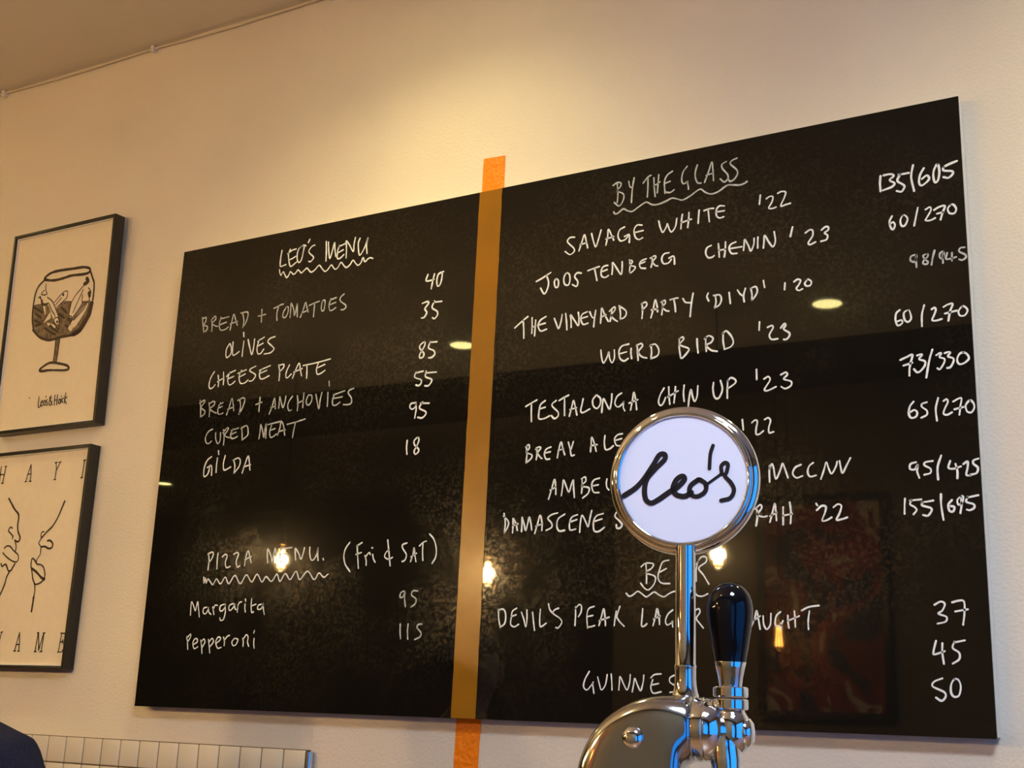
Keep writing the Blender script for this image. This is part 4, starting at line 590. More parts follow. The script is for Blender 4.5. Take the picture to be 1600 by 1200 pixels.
def window(name, lo, hi, along):
    """timber window filling an opening; along = 'x' or 'y'"""
    bm = bmesh.new()
    k = 0 if along == 'x' else 1
    w = 0.06
    def bar(a0, a1, z0, z1):
        l, h = list(lo), list(hi)
        l[k], h[k], l[2], h[2] = a0, a1, z0, z1
        add_box(bm, l, h, 0.004)
    bar(lo[k], lo[k] + w, lo[2], hi[2]); bar(hi[k] - w, hi[k], lo[2], hi[2])
    bar(lo[k] + w, hi[k] - w, lo[2], lo[2] + w); bar(lo[k] + w, hi[k] - w, hi[2] - w, hi[2])
    fr = build(name, bm, M_darktrim, smooth=35)
    fr['kind'] = 'structure'
    l, h = list(lo), list(hi)
    kk = 1 - k
    c = (lo[kk] + hi[kk]) / 2
    l[kk], h[kk] = c - 0.003, c + 0.003
    l[k] += w * .5; h[k] -= w * .5; l[2] += w * .5; h[2] -= w * .5
    box('window_pane', l, h, M_pane, fr)


window('window_1', (WX0, YN - 0.12, WZ0), (WX1, YN - 0.06, WZ1), 'x')
window('window_2', (XR + 0.06, WY0, WZ0), (XR + 0.12, WY1, WZ1), 'y')
for nm, loc, rot, sx, sy in (('window_portal_front', ((WX0 + WX1) / 2, YN - 0.2, (WZ0 + WZ1) / 2), (R(90), 0, 0), WX1 - WX0, WZ1 - WZ0),
                             ('window_portal_right', (XR + 0.2, (WY0 + WY1) / 2, (WZ0 + WZ1) / 2), (R(90), 0, R(90)), WY1 - WY0, WZ1 - WZ0)):
    ld = bpy.data.lights.new(nm, 'AREA')
    ld.shape = 'RECTANGLE'; ld.size = sx; ld.size_y = sy
    ld.cycles.is_portal = True
    lo_ = link(bpy.data.objects.new(nm, ld))
    lo_.location = loc; lo_.rotation_euler = rot

# ------------------------------------------------------------------ menu board
YB = -0.04
BW, BH = 2.0290, 1.2
board = thing('menu_board', 'large glossy black menu board covered in white handwriting on the cream wall', 'menu board', (0, 0, ZF))
box('backing', (0.003, YB + 0.006, 0.003), (BW - 0.0005, -0.0040, BH - 0.003), M_white_edge, board)
box('panel', (0, YB, 0), (BW, YB + 0.006, BH), M_board, board)
for nm, faded, w, data in WRITING:
    to3 = lambda p: Vector((p.x, YB - 0.0004, p.y))
    for word in clusters(parse(data)):
        bm = bmesh.new()
        for st in word:
            add_stroke(bm, st, w * 0.92 / 1000.0, to3, 6, 0.35)
        o = build(nm, bm, M_chalk2 if faded else M_chalk, board, recalc=False)
        face_to(o, (0, -1, 0))

# tape dividing the board in two
tape = thing('tape_strip', 'vertical strip of orange tape dividing the black menu board in two', 'tape', (0, 0, ZF))


def tape_sheet(name, corners, y, mt, rows=40, cols=6, wob=0.0):
    """corners: (x,z) tl, tr, br, bl"""
    bm = bmesh.new()
    tl, tr, br, bl = [Vector(c) for c in corners]
    g = []
    for fy in (0.0, 1.0):
        grid = []
        for i in range(rows + 1):
            v = i / rows
            row = []
            for j in range(cols + 1):
                u = j / cols
                a = tl.lerp(tr, u); b = bl.lerp(br, u)
                p = a.lerp(b, v)
                e = wob * noise.noise(Vector((p.x * 40, p.y * 28, 3.1)))
                edge = 0.0012 * noise.noise(Vector((p.y * 25, u * 3, 7))) if j in (0, cols) else 0
                row.append(bm.verts.new((p.x + edge, y - fy * 0.0005 - abs(e), p.y)))
            grid.append(row)
        g.append(grid)
    for grid in g:
        for i in range(rows):
            for j in range(cols):
                bm.faces.new((grid[i][j], grid[i + 1][j], grid[i + 1][j + 1], grid[i][j + 1]))
    border = [(0, j) for j in range(cols + 1)] + [(i, cols) for i in range(1, rows + 1)] + [(rows, j) for j in range(cols - 1, -1, -1)] + [(i, 0) for i in range(rows - 1, 0, -1)]
    for a, b in zip(border, border[1:] + border[:1]):
        bm.faces.new((g[0][a[0]][a[1]], g[0][b[0]][b[1]], g[1][b[0]][b[1]], g[1][a[0]][a[1]]))
    return build(name, bm, mt, tape, smooth=50)


o = tape_sheet('board_strip', ((0.9447, 1.1995), (1.0064, 1.1995), (0.9937, 0.0005), (0.9328, 0.0005)), YB - 0.0006, M_tape_board, 60, 4)
o['label'] = 'long mustard brown stretch of tape over the black board'
o = tape_sheet('upper_end', ((0.9256, 1.3064), (0.9868, 1.3035), (0.9862, 1.1900), (0.9250, 1.1900)), -0.0003, M_tape_wall, 24, 8, 0.0015)
o['label'] = 'bright orange tape end on the wall above the board'
o = tape_sheet('lower_end', ((0.9225, 0.0100), (0.9845, 0.0100), (0.9765, -0.2100), (0.9165, -0.2100)), -0.0003, M_tape_wall, 44, 10, 0.0030)
o['label'] = 'crinkled orange tape end on the wall below the board'

# ------------------------------------------------------------------ framed prints
def framed_print(name, label, x0, x1, z0, z1, depth, lean, data, x_off_data, z_off_data):
    t = thing(name, label, 'framed print', (0, 0, ZF + z0))
    t.rotation_euler = (math.atan(lean), 0, 0)
    H = z1 - z0
    b, lip, rec = 0.009, 0.006, 0.011
    bm = bmesh.new()
    yf, yb = -depth, -0.001
    add_box(bm, (x0, yf, 0), (x0 + b, yb, H), 0.0012)
    add_box(bm, (x1 - b, yf, 0), (x1, yb, H), 0.0012)
    add_box(bm, (x0 + b, yf, 0), (x1 - b, yb, b), 0.0012)
    add_box(bm, (x0 + b, yf, H - b), (x1 - b, yb, H), 0.0012)
    build('frame', bm, M_black, t, smooth=35)
    bm = bmesh.new()
    i0, i1 = x0 + b, x1 - b
    s = 0.003
    add_box(bm, (i0, yf + lip, b), (i0 + s, yf + rec, H - b))
    add_box(bm, (i1 - s, yf + lip, b), (i1, yf + rec, H - b))
    add_box(bm, (i0 + s, yf + lip, b), (i1 - s, yf + rec, b + s))
    add_box(bm, (i0 + s, yf + lip, H - b - s), (i1 - s, yf + rec, H - b))
    build('spacer', bm, M_white_edge, t)
    yp = yf + rec
    pr = box('print', (i0, yp, b), (i1, yp + 0.002, H - b), M_paper, t)
    lines = {'ink': [], 'wash': [], 'paper': []}
    lay = {'wash': 0.0003, 'paper': 0.0005, 'ink': 0.0007}
    for kind, w, d in data:
        for st in parse(d):
            lines[kind].append(([(max(i0 + 0.001, min(i1 - 0.001, p[0])), p[1]) for p in st], w))
    for kind in ('wash', 'paper', 'ink'):
        nm, mt = {'ink': ('ink_line', M_ink), 'wash': ('ink_wash', M_wash), 'paper': ('pale_shape', M_paper)}[kind]
        to3 = lambda p: Vector((p.x, yp - lay[kind], p.y + z_off_data))
        for grp in clusters([s for s, w in lines[kind]]):
            bm = bmesh.new()
            for st, w in lines[kind]:
                if st in grp:
                    if kind == 'ink':
                        add_stroke(bm, st, w / 1000.0, to3, 5, 0.25)
                    else:
                        add_poly(bm, st, to3)
            o = build(nm, bm, mt, pr, recalc=False)
            for p in o.data.polygons:
                if p.normal.y > 0:
                    p.flip()
    return t


framed_print('framed_print', 'black framed print of a wine glass full of small fish, upper of the two prints',
             -0.7020, -0.2725, 0.7465, 1.3580, 0.037, 0.0295, GLASS_PRINT, 0, 0.0)
framed_print('framed_print', 'black framed print of two line drawn face profiles, lower of the two prints',
             -0.7120, -0.2770, 0.0850, 0.6880, 0.037, 0.0, FACES_PRINT, 0, -0.0850)

# ------------------------------------------------------------------ tile splashback
tiles = thing('tile_splashback', 'panel of small square cream tiles on the wall below the board and prints', 'tiles', (0.5360, 0, ZF - 0.0823))
PT = 0.0655
NC, NR = 30, 9
TH = 0.018
bm = bmesh.new()
add_box(bm, (-NC * PT - 0.004, -TH + 0.0025, -NR * PT), (-0.004, -0.0002, 0))
build('grout', bm, M_grout, tiles)
bm = bmesh.new()
for i in range(NC):
    for k in range(NR):
        x1 = -0.004 - i * PT - 0.0011
        z1 = -k * PT - 0.0014
        add_box(bm, (x1 - PT + 0.0034, -TH, z1 - PT + 0.0034), (x1, -TH + 0.005, z1), 0.0020, 2)
build('tile_field', bm, M_tile, tiles, smooth=50)
bm = bmesh.new()
add_tube(bm, [(-0.0005, -0.0098, z) for z in (-NR * PT, -0.3, -0.004)], 0.0095, 20)
build('edge_trim', bm, M_trim_metal, tiles, smooth=50)

# ------------------------------------------------------------------ cable along the ceiling edge
cable = thing('electric_cable', 'thin cream cable clipped along the corner of wall and ceiling', 'cable', (0, 0, 0))
bm = bmesh.new()
pts = []
for i in range(91):
    x = -2.6 + i * 0.07
    pts.append((x, -0.007 - 0.003 * abs(math.sin(x * 4.7)), ceil_z(x) - 0.010 - 0.004 * abs(math.sin((x + 0.919) * math.pi / 0.668))))
add_tube(bm, pts, 0.0036, 10)
build('sheath', bm, M_cable, cable, smooth=60)
for k in range(-2, 8):
    x = -0.919 + 0.668 * k
    bm = bmesh.new()
    z = ceil_z(x) - 0.010
    add_box(bm, (x - 0.007, -0.017, z - 0.012), (x + 0.007, -0.0005, z + 0.008), 0.003)
    add_lathe(bm, [(0.0026, 0.0), (0.0026, 0.004), (0.0014, 0.0052)], (x, -0.016, z - 0.006), (0, -1, 0), 12)
    build('cable_clip', bm, M_clip, cable, smooth=40)

# ------------------------------------------------------------------ beer tap
TB = Vector((2.069566, -1.516855, ZF + 0.022984))
TYAW = 0.38886375
COUNTER_Z = 1.10
tap = thing('beer_tap', 'chrome beer tap with a round white badge and black handle in the foreground', 'beer tap',
            (TB.x, TB.y, COUNTER_Z), TYAW)
TZ = TB.z - COUNTER_Z            # local z of the foot of the badge stem
mm = 0.001
T = lambda x, y, z: Vector((x * mm, y * mm, TZ + z * mm))

# body: upright column swelling into a bent neck that ends in the shank
ax = Vector((math.cos(R(-10)), math.sin(R(-10)), 0))     # horizontal way the shank points, square to the badge
e2 = Vector((-ax.y, ax.x, 0))                            # depth


def sq(th, p):
    """rounded-rectangle section: p = 2 is round"""
    c, s = math.cos(th), math.sin(th)
    return (math.copysign(abs(c) ** (2 / p), c), math.copysign(abs(s) ** (2 / p), s))


# (along, height, tilt, half width, half depth, squareness)
secs = [(-34, -TZ * 1000, 0, 45, 38, 4.5), (-34, -TZ * 1000 + 12, 0, 45, 38, 4.5), (-34, -TZ * 1000 + 14, 0, 38, 25, 4.5), (-34, -260, 0, 38, 25, 4.5),
        (-34, -150, 0, 40, 25, 4.5), (-34.5, -95, 0, 41.5, 25, 4.5), (-34, -70, 0, 41.8, 25, 4.5), (-32.5, -54, 5, 41.2, 25, 4.5),
        (-29.5, -44, 14, 40, 25, 4.5), (-26, -37.5, 27, 37.4, 25, 4.5), (-21.5, -32.5, 40, 34.2, 25, 4.3), (-16, -28.2, 53, 31, 25, 4.0),
        (-9.5, -24.6, 66, 27.6, 24.8, 3.7), (-3, -22.2, 78, 24.4, 24, 3.0), (4.5, -21.2, 88, 22.4, 22.8, 2.3), (9, -21.0, 90, 21.8, 21.8, 2.0)]
bm = bmesh.new()
n = 72
rings = []
for u, z, ang, hw, hd_, p in secs:
    a = R(ang)
    e1 = ax * math.cos(a) - Vector((0, 0, math.sin(a)))
    c = Vector((-34, 0, z)) + ax * (u + 34)
    c.z = z
    rr = []
    for k in range(n):
        x, y = sq(2 * math.pi * k / n, p)
        rr.append(T(*(c + e1 * (x * hw) + e2 * (y * hd_))))
    rings.append(rr)
add_rings(bm, rings)
o = build('body', bm, M_steel, tap, smooth=60)
sub = o.modifiers.new('round', 'SUBSURF'); sub.levels = 1; sub.render_levels = 2

SH = Vector((-34, 0, -21.0)) + ax * 43                  # end of the bend in local mm
def shank(h): return T(*(SH + ax * h))
bm = bmesh.new()
add_lathe(bm, [(v[0] * mm, v[1] * mm) for v in ((21.0, -2), (21.9, 0), (21.9, 5.0), (21.5, 5.5), (21.5, 6.2), (21.8, 6.8), (21.2, 10), (19.8, 13), (17.4, 15.8), (14.6, 18), (13.6, 22))],
          shank(0), ax, 64)
build('shank_collar', bm, M_chrome, tap, smooth=35)
FX, FY = 30.8, -65 * math.tan(R(10))
bm = bmesh.new()
add_lathe(bm, [(r * mm, z * mm) for r, z in ((0.5, -38), (8, -36.5), (12, -32), (13.6, -26), (13.8, -19), (12.6, -13), (10.6, -10), (9.6, -8), (9.6, -5))], T(FX, FY, 0), (0, 0, 1), 48)
bq = ax
add_lathe(bm, [(r * mm, z * mm) for r, z in ((9.5, 5), (10.4, 8), (10.6, 10), (9.4, 13.4), (6.0, 15.8), (0.4, 16.6))], T(FX, FY, -22), bq, 40)
build('faucet', bm, M_chrome, tap, smooth=45)
bm = bmesh.new()
npts = [(FX - 4.5, FY - 2, -26), (FX - 4.0, FY - 4, -34), (FX - 3.2, FY - 5, -44), (FX - 2.8, FY - 5, -60), (FX - 2.6, FY - 5, -92)]
add_tube(bm, [T(*p) for p in [tuple(v) for v in catmull(npts, 5)]], [0.0112] * 4 + [0.0108] * 6 + [0.0104] * 11, 40)
build('spout', bm, M_chrome, tap, smooth=45)

# knurled collars
for zt, zb in ((8.0, 0.9), (-0.1, -7.2)):
    bm = bmesh.new()
    N, rows = 96, 9
    zs = [zb + (zt - zb) * k / rows for k in range(rows + 1)]
    rings = [[T(FX + 9 * math.cos(2 * math.pi * i / N), FY + 9 * math.sin(2 * math.pi * i / N), zb) for i in range(N)]]
    for k, z in enumerate(zs):
        rr = []
        for i in range(N):
            r = 11.75 + (0.30 if (i + k) % 2 == 0 else -0.12)
            if k in (0, rows): r = 11.2
            rr.append(T(FX + r * math.cos(2 * math.pi * i / N), FY + r * math.sin(2 * math.pi * i / N), z))
        rings.append(rr)
    rings.append([T(FX + 8 * math.cos(2 * math.pi * i / N), FY + 8 * math.sin(2 * math.pi * i / N), zt) for i in range(N)])
    add_rings(bm, rings)
    build('knurled_collar', bm, M_chrome, tap, smooth=30)
# handle
bm = bmesh.new()
hp = [(r * 1.02, 24.6 + (z - 24.6) * 0.995) for r, z in [(10.6, 24.6), (11.0, 28), (12.2, 34), (13.4, 41), (14.6, 48), (15.4, 54), (15.8, 59), (15.7, 63), (15.0, 67.5), (13.6, 71.5), (11.4, 75), (8.4, 77.8), (4.8, 79.5), (0.2, 80.1)]]
add_lathe(bm, [(r * mm, z * mm) for r, z in hp], T(FX, FY, 0), (0, 0, 1), 64)
han = build('handle', bm, M_handle, tap, smooth=60)
han['label'] = 'glossy black rounded tap handle'
bm = bmesh.new()
add_lathe(bm, [(r * mm, z * mm) for r, z in ((7.6, 7.5), (8.0, 9.5), (8.6, 14), (9.9, 20), (11.0, 24.3), (10.9, 24.7))], T(FX, FY, 0), (0, 0, 1), 64)
build('ferrule', bm, M_chrome, han, smooth=40)

# badge stem
bm = bmesh.new()
add_lathe(bm, [(r * mm, z * mm) for r, z in ((11.0, -7), (10.6, -1.5), (9.6, 1.2), (8.6, 4), (7.9, 8), (7.5, 13), (7.5, 20), (7.8, 20.8), (7.8, 22), (7.3, 22.8), (7.25, 60), (7.25, 106))],
          T(0, 0, 0), (0, 0, 1), 64)
build('badge_stem', bm, M_chrome, tap, smooth=40)
# badge
bt = R(10)
bn = Vector((-math.sin(bt), -math.cos(bt), 0))          # out of the face
bc = T(-2.2, 0, 155.9)
brt = Vector((math.cos(bt), -math.sin(bt), 0))
bm = bmesh.new()
add_lathe(bm, [(r * mm, h * mm) for r, h in ((46.6, -1), (46.9, 0.6), (47.8, 1.8), (49.2, 2.0), (50.4, 1.0), (51.2, -1.2), (53.0, -1.8), (54.8, -3.4), (55.6, -6.5),
                                             (55.2, -9.5), (53.6, -12.2), (50, -14.2), (44, -15.2), (20, -16), (0.2, -16))], bc, bn, 128, cap0=False)
rim = build('badge_rim', bm, M_chrome, tap, smooth=50)
rim['label'] = 'chrome rim of the round badge'
bm = bmesh.new()
add_lathe(bm, [(47.0 * mm, -1.2 * mm), (47.0 * mm, 0.0), (30 * mm, 0.25 * mm), (0.1 * mm, 0.4 * mm)], bc, bn, 96)
fc = build('badge_face', bm, M_badge, tap, smooth=40)
fc['label'] = 'white badge face with black script lettering'
bm = bmesh.new()
for w, d in LOGO:
    for st in parse(d):
        add_stroke(bm, st, w * 0.98 * mm, lambda p: bc + brt * p.x + Vector((0, 0, 1)) * p.y + bn * 0.0007, 8, 0.12)
o = build('lettering', bm, M_logo, fc, recalc=False)
for p in o.data.polygons:
    if p.normal.dot(bn) < 0:
        p.flip()
# screw cap on the body
bm = bmesh.new()
add_lathe(bm, [(r * mm, h * mm) for r, h in ((7.4, -6), (7.4, 0.2), (6.9, 1.2), (5.6, 2.6), (3.2, 3.6), (0.2, 4.0))], T(-35.5, -25.2, -28), (-0.17, -0.98, 0.12), 40)
build('screw_cap', bm, M_chrome, tap, smooth=40)

# bar counter carrying the tap
bar = thing('bar_counter', 'timber bar counter under the beer tap, below the frame', 'counter', (1.1, -1.62, 0))
box('counter_top', (-2.6, -0.34, COUNTER_Z - 0.045), (2.6, 0.34, COUNTER_Z), M_counter, bar, 0.006)
box('counter_front', (-2.55, -0.24, 0), (2.55, -0.18, COUNTER_Z - 0.045), M_darktrim, bar)
box('counter_side', (-2.55, -0.18, 0), (-2.49, 0.25, COUNTER_Z - 0.045), M_darktrim, bar)
box('counter_side', (2.49, -0.18, 0), (2.55, 0.25, COUNTER_Z - 0.045), M_darktrim, bar)

# ------------------------------------------------------------------ lamps
def spot(name, x, y, power, size=115, blend=0.75, rad=0.045, color=WARM):
    ld = bpy.data.lights.new(name, 'SPOT')
    ld.energy = power; ld.color = color
    ld.spot_size = R(size); ld.spot_blend = blend; ld.shadow_soft_size = rad
    o = link(bpy.data.objects.new(name, ld))
    o.location = (x, y, ceil_z(x) - 0.03)
    return o


DL = [(0.86, -0.58, 'round ceiling downlight close to the wall, above the tape strip', SPOT_WALL),
      (-1.75, -0.58, 'round ceiling downlight close to the wall, above the framed prints', SPOT_WALL),
      (2.62, -0.58, 'round ceiling downlight close to the wall, beyond the right end of the board', SPOT_WALL),
      (0.888, -3.14, 'round ceiling downlight over the room, mirrored at the right of the board', SPOT_ROOM),
      (-1.067, -3.11, 'round ceiling downlight over the room, mirrored beside the tape strip', SPOT_ROOM),
      (-6.11, -5.98, 'round ceiling downlight far back on the left, mirrored at the left of the board', SPOT_ROOM)]
first = None
for x, y, lab, pw in DL:
    if first is None:
        first = thing('downlight', lab, 'ceiling light', (x, y, ceil_z(x)), group='ceiling downlights')
        bm = bmesh.new()
        add_lathe(bm, [(0.066, 0.004), (0.066, -0.006), (0.085, -0.008), (0.088, -0.004), (0.088, 0.0)], n=48, cap0=False, cap1=False)
        build('trim_ring', bm, M_clip, first, smooth=40)
        bm = bmesh.new()
        add_lathe(bm, [(0.066, -0.002), (0.064, -0.004), (0.0002, -0.005)], n=48, cap0=False)
        build('lens', bm, M_diff, first, smooth=60)
    else:
        c = copy_thing(first, (x, y, ceil_z(x)))
        c['label'] = lab
    spot('downlight_beam', x, y, pw, 140 if y > -1 else 125, 1.0)

PLX, PLY = 3.0, -2.65  # added fill light, unseen: cools and brightens the right wall and the badge
pan = thing('added_fill_panel', 'added square cool white fill light on the ceiling, unseen behind the viewer', 'ceiling light', (PLX, PLY, ceil_z(PLX)))
bm = bmesh.new()
for lo, hi in (((-0.32, -0.32, -0.012), (0.32, -0.295, -0.004)), ((-0.32, 0.295, -0.012), (0.32, 0.32, -0.004)),
               ((-0.32, -0.295, -0.012), (-0.295, 0.295, -0.004)), ((0.295, -0.295, -0.012), (0.32, 0.295, -0.004))):
    add_box(bm, lo, hi, 0.001)
build('frame', bm, M_clip, pan, smooth=40)
box('fill_glow', (-0.295, -0.295, -0.010), (0.295, 0.295, -0.005), mat('cool_fill_glow', (1, 1, 1), 0.5, emit=COOL, estr=FILL_STRENGTH), pan)

PEND = [(-2.095, -3.0, 0.80, 'filament bulb pendant, mirrored over the pizza heading on the board'),
        (-0.785, -3.0, 0.695, 'filament bulb pendant, mirrored at the right edge of the tape strip'),
        (0.406, -3.0, 0.75, 'filament bulb pendant, mirrored beside the beer tap stem')]
p0 = None
for x, y, z, lab in PEND:
    cz = ceil_z(x)
    if p0 is None:
        p0 = thing('pendant_lamp', lab, 'pendant lamp', (x, y, ZF + z), group='filament bulb pendants')
        bm = bmesh.new()
        add_lathe(bm, [(0.004, -0.082), (0.020, -0.078), (0.034, -0.062), (0.040, -0.035), (0.038, -0.005), (0.028, 0.035), (0.017, 0.062), (0.014, 0.075)], n=32, cap1=False)
        build('glass_bulb', bm, M_bulbglass, p0, smooth=60)
        bm = bmesh.new()
        for k in range(6):
            a = k * math.pi / 3
            q0 = Vector((0.010 * math.cos(a), 0.010 * math.sin(a), 0.045)); q1 = Vector((0.017 * math.cos(a + .4), 0.017 * math.sin(a + .4), -0.055))
            add_tube(bm, [q0, q1], 0.0030, 6)
        build('filament', bm, M_fil, p0)
        bm = bmesh.new()
        add_lathe(bm, [(0.0142, 0.068), (0.0185, 0.072), (0.0185, 0.118), (0.012, 0.128), (0.004, 0.134)], n=32)
        build('socket', bm, M_brass, p0, smooth=40)
        bm = bmesh.new()
        add_tube(bm, [(0, 0, 0.13), (0, 0, 0.5), (0, 0, cz - (ZF + z) - 0.001)], 0.003, 8)
        build('cord', bm, M_black, p0, smooth=60)
    else:
        c = copy_thing(p0, (x, y, ZF + z))
        c['label'] = lab
        for ch in c.children:
            if ch.name.startswith('cord'):
                bm = bmesh.new()
                add_tube(bm, [(0, 0, 0.13), (0, 0, 0.5), (0, 0, cz - (ZF + z) - 0.001)], 0.003, 8)
                me = bpy.data.meshes.new('cord')
                bm.to_mesh(me); bm.free(); me.materials.append(M_black)
                ch.data = me
    ld = bpy.data.lights.new('filament_glow', 'POINT')
    ld.energy = BULB_W; ld.color = AMBER; ld.shadow_soft_size = 0.03
    o = link(bpy.data.objects.new('filament_glow', ld))
    o.location = (x, y, ZF + z - 0.01)

c = copy_thing(p0, (0.398, -3.85, ZF + 0.45))
c['label'] = 'dimmer filament bulb pendant hanging closest to the red painting'
for ch in c.children:
    if ch.name.startswith('cord'):
        bm = bmesh.new()
        add_tube(bm, [(0, 0, 0.13), (0, 0, 0.5), (0, 0, ceil_z(0.398) - (ZF + 0.45) - 0.001)], 0.003, 8)
        me = bpy.data.meshes.new('cord')
        bm.to_mesh(me); bm.free(); me.materials.append(M_black)
        ch.data = me
    if ch.name.startswith('filament'):
        ch.data = ch.data.copy()
        ch.data.materials[0] = mat('dim_filament', (1, 0.6, 0.2), 0.5, emit=(1.0, 0.42, 0.08), estr=110.0)

# framed painting on the wall behind the camera, seen mirrored in the board
pt = thing('framed_painting', 'black framed red abstract painting on the wall facing the menu board', 'painting', (0.57, YN, ZF + 0.05))
bm = bmesh.new()
for lo, hi in (((-0.34, 0.0005, 0), (-0.30, 0.035, 1.12)), ((0.30, 0.0005, 0), (0.34, 0.035, 1.12)), ((-0.30, 0.0005, 0), (0.30, 0.035, 0.04)), ((-0.30, 0.0005, 1.08), (0.30, 0.035, 1.12))):
    add_box(bm, lo, hi, 0.002)
build('frame', bm, M_black, pt, smooth=35)
box('canvas', (-0.30, 0.001, 0.04), (0.30, 0.020, 1.08), M_painting, pt)

# ------------------------------------------------------------------ person at the left edge
def skin_mesh(name, verts, edges, radii, mt, parent=None, levels=2, root=0):
    me = bpy.data.meshes.new(name)
    me.from_pydata(verts, edges, [])
    me.materials.append(mt)
    o = link(bpy.data.objects.new(name, me), parent)
    md = o.modifiers.new('skin', 'SKIN')
    md.use_smooth_shade = True
    for i, sv in enumerate(me.skin_vertices[0].data):
        r = radii[i]
        sv.radius = r if isinstance(r, tuple) else (r, r)
        sv.use_root = (i == root)
    sb = o.modifiers.new('sub', 'SUBSURF')
    sb.levels = sb.render_levels = levels
    return o


PX, PY, PRZ = 0.412, -0.95, R(18)
person = thing('person', 'person in a navy top at the lower left edge, only a shoulder in view', 'person', (PX, PY, 0), PRZ)
# x across the shoulders, -y the front
bv = [(0, 0.01, 0.95), (0, 0.0, 1.12), (0, 0.0, 1.28), (0, 0.02, 1.40), (0, 0.010, 1.462), (0, -0.014, 1.528), (0, -0.014, 1.600), (0, -0.004, 1.662)]
br = [(0.15, 0.10), (0.13, 0.095), (0.15, 0.105), (0.11, 0.078), (0.050, 0.050), (0.056, 0.076), (0.074, 0.096), (0.064, 0.084)]
be = [(i, i + 1) for i in range(7)]
for s in (-1, 1):
    b0 = len(bv)
    bv += [(s * 0.165, 0.015, 1.355), (s * 0.240, 0.02, 1.20), (s * 0.252, 0.0, 1.06), (s * 0.225, -0.10, 0.93), (s * 0.215, -0.16, 0.87), (s * 0.21, -0.22, 0.82),
           (s * 0.095, 0.0, 0.88), (s * 0.105, -0.01, 0.50), (s * 0.105, 0.02, 0.09), (s * 0.115, -0.10, 0.045)]
    br += [0.058, 0.046, 0.040, 0.034, 0.026, 0.026, 0.088, 0.058, 0.042, 0.035]
    be += [(3, b0), (b0, b0 + 1), (b0 + 1, b0 + 2), (b0 + 2, b0 + 3), (b0 + 3, b0 + 4), (b0 + 4, b0 + 5), (0, b0 + 6), (b0 + 6, b0 + 7), (b0 + 7, b0 + 8), (b0 + 8, b0 + 9)]
    for f in range(4):                                   # fingers
        k = len(bv)
        fx = s * 0.21 + (f - 1.5) * 0.019
        L = (0.058, 0.066, 0.062, 0.048)[f]
        bv += [(fx, -0.245, 0.800), (fx, -0.245 - L * 0.55, 0.790 - L * 0.35), (fx, -0.245 - L * 0.75, 0.785 - L * 0.85)]
        br += [0.009, 0.0085, 0.0075]
        be += [(b0 + 5, k), (k, k + 1), (k + 1, k + 2)]
    k = len(bv)
    bv += [(s * 0.175, -0.205, 0.825), (s * 0.158, -0.245, 0.808), (s * 0.156, -0.272, 0.790)]
    br += [0.010, 0.009, 0.008]
    be += [(b0 + 4, k), (k, k + 1), (k + 1, k + 2)]
body = skin_mesh('body', bv, be, br, M_skin, person)
# top: torso and short sleeves as one garment
sv = [(0, 0.01, 0.90), (0, 0.0, 1.12), (0, 0.0, 1.27), (0, 0.018, 1.378), (0, 0.012, 1.452)]
sr = [(0.170, 0.120), (0.155, 0.112), (0.178, 0.125), (0.140, 0.094), (0.070, 0.068)]
se = [(0, 1), (1, 2), (2, 3), (3, 4)]
for s in (-1, 1):
    k = len(sv)
    sv += [(s * 0.182, 0.015, 1.342), (s * 0.232, 0.02, 1.245), (s * 0.252, 0.015, 1.13)]
    sr += [0.074, 0.066, 0.062]
    se += [(3, k), (k, k + 1), (k + 1, k + 2)]
skin_mesh('navy_top', sv, se, sr, M_navy, person, root=1)
tv = [(0, 0.01, 0.97), (0, 0.01, 0.88)]
tr_ = [(0.165, 0.115), (0.150, 0.115)]
te = [(0, 1)]
for s in (-1, 1):
    k = len(tv)
    tv += [(s * 0.100, 0.0, 0.80), (s * 0.105, -0.01, 0.50), (s * 0.107, 0.02, 0.10)]
    tr_ += [0.098, 0.078, 0.070]
    te += [(1, k), (k, k + 1), (k + 1, k + 2)]
skin_mesh('trousers', tv, te, tr_, M_trouser, person)
for s in (-1, 1):
    bm = bmesh.new()
    add_box(bm, (s * 0.11 - 0.045, -0.20, 0.001), (s * 0.11 + 0.045, 0.07, 0.085), 0.03, 4)
    build('shoe', bm, M_shoe, person, smooth=60)
bm = bmesh.new()
bmesh.ops.create_uvsphere(bm, u_segments=48, v_segments=32, radius=1.0)
for v in bm.verts:
    c = v.co.copy()
    k = 1 + 0.05 * noise.noise(c * 5.0) + 0.02 * noise.noise(c * 17.0)
    v.co = Vector((c.x * 0.086 * k, c.y * 0.108 * k + 0.016, c.z * 0.100 * k + 1.640))
bmesh.ops.delete(bm, geom=[v for v in bm.verts if v.co.z < 1.555 or (v.co.y < -0.030 and v.co.z < 1.672 - 0.02 * abs(v.co.x) / 0.08)
                           or (abs(v.co.x) > 0.05 and v.co.y < 0.03 and v.co.z < 1.63)], context='VERTS')
hair = build('hair', bm, M_hair, person, smooth=80)
sd = hair.modifiers.new('thick', 'SOLIDIFY'); sd.thickness = 0.006; sd.offset = -1
sm_ = hair.modifiers.new('soft', 'SUBSURF'); sm_.levels = sm_.render_levels = 1
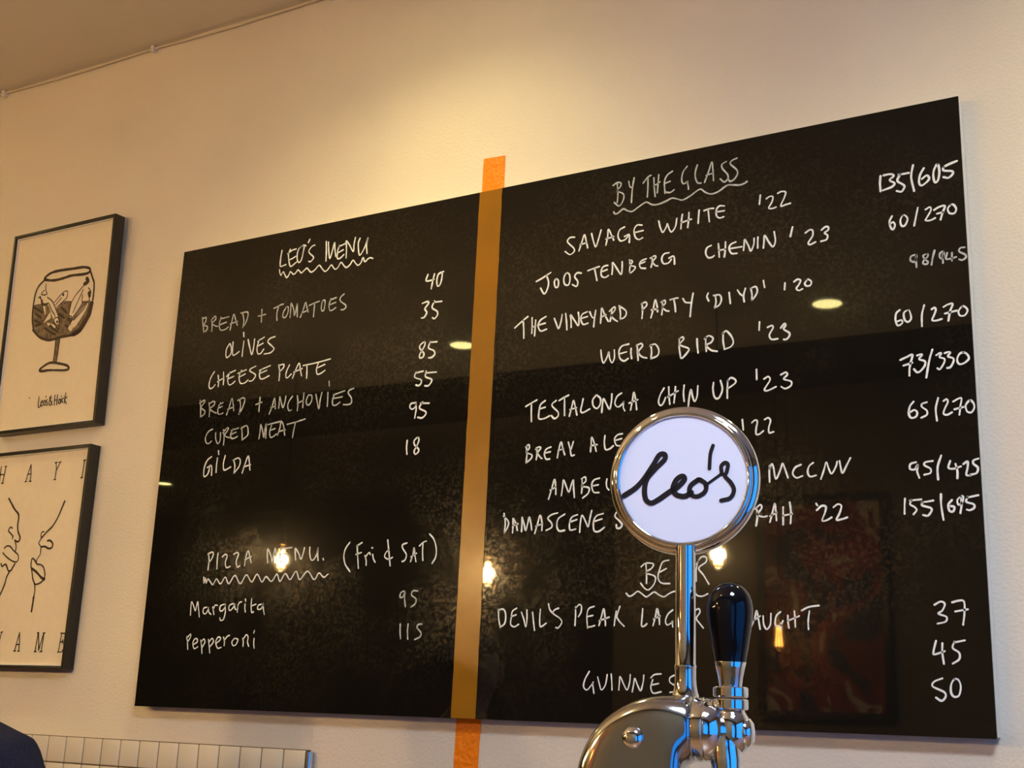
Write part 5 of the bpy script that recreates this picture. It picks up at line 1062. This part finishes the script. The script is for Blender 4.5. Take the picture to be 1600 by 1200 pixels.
M_iris = mat('dark_brown_iris', (0.03, 0.015, 0.008), 0.3)
M_eyewhite = mat('eye_white', (0.45, 0.42, 0.40), 0.4)
for s in (-1, 1):
    bm = bmesh.new()
    bmesh.ops.create_uvsphere(bm, u_segments=20, v_segments=14, radius=0.0115)
    bmesh.ops.translate(bm, verts=bm.verts, vec=(s * 0.030, -0.094, 1.603))
    ey = build('eye', bm, M_eyewhite, person, smooth=80)
    bm = bmesh.new()
    add_lathe(bm, [(0.0056, 0), (0.0050, 0.0012), (0.0002, 0.0018)], (s * 0.030, -0.1045, 1.603), (0, -1, 0), 20)
    build('iris', bm, M_iris, ey, smooth=60)
    bm = bmesh.new()
    add_tube(bm, [(s * 0.016, -0.103, 1.620), (s * 0.030, -0.106, 1.625), (s * 0.046, -0.096, 1.620)], [0.003, 0.004, 0.002], 10)
    build('eyebrow', bm, M_hair, person, smooth=80)
    bm = bmesh.new()
    add_tube(bm, [(s * 0.017, -0.101, 1.611), (s * 0.030, -0.1055, 1.6135), (s * 0.044, -0.096, 1.610)], [0.003, 0.0045, 0.003], 10)
    build('eyelid', bm, M_skin, person, smooth=80)
    bm = bmesh.new()
    bmesh.ops.create_uvsphere(bm, u_segments=20, v_segments=14, radius=1)
    for v in bm.verts:
        v.co = Vector((s * 0.079 + v.co.x * 0.009, 0.006 + v.co.y * 0.018, 1.594 + v.co.z * 0.030))
    build('ear', bm, M_skin, person, smooth=80)
bm = bmesh.new()
add_tube(bm, [(0, -0.098, 1.617), (0, -0.110, 1.594), (0, -0.119, 1.577), (0, -0.112, 1.568), (0, -0.098, 1.564)], [0.007, 0.010, 0.014, 0.013, 0.006], 16)
build('nose', bm, M_skin, person, smooth=80)
bm = bmesh.new()
add_tube(bm, [(-0.024, -0.086, 1.540), (-0.012, -0.096, 1.543), (0, -0.099, 1.541), (0.012, -0.096, 1.543), (0.024, -0.086, 1.540)], [0.002, 0.005, 0.006, 0.005, 0.002], 10)
build('mouth', bm, mat('lips', (0.42, 0.16, 0.13), 0.5), person, smooth=80)
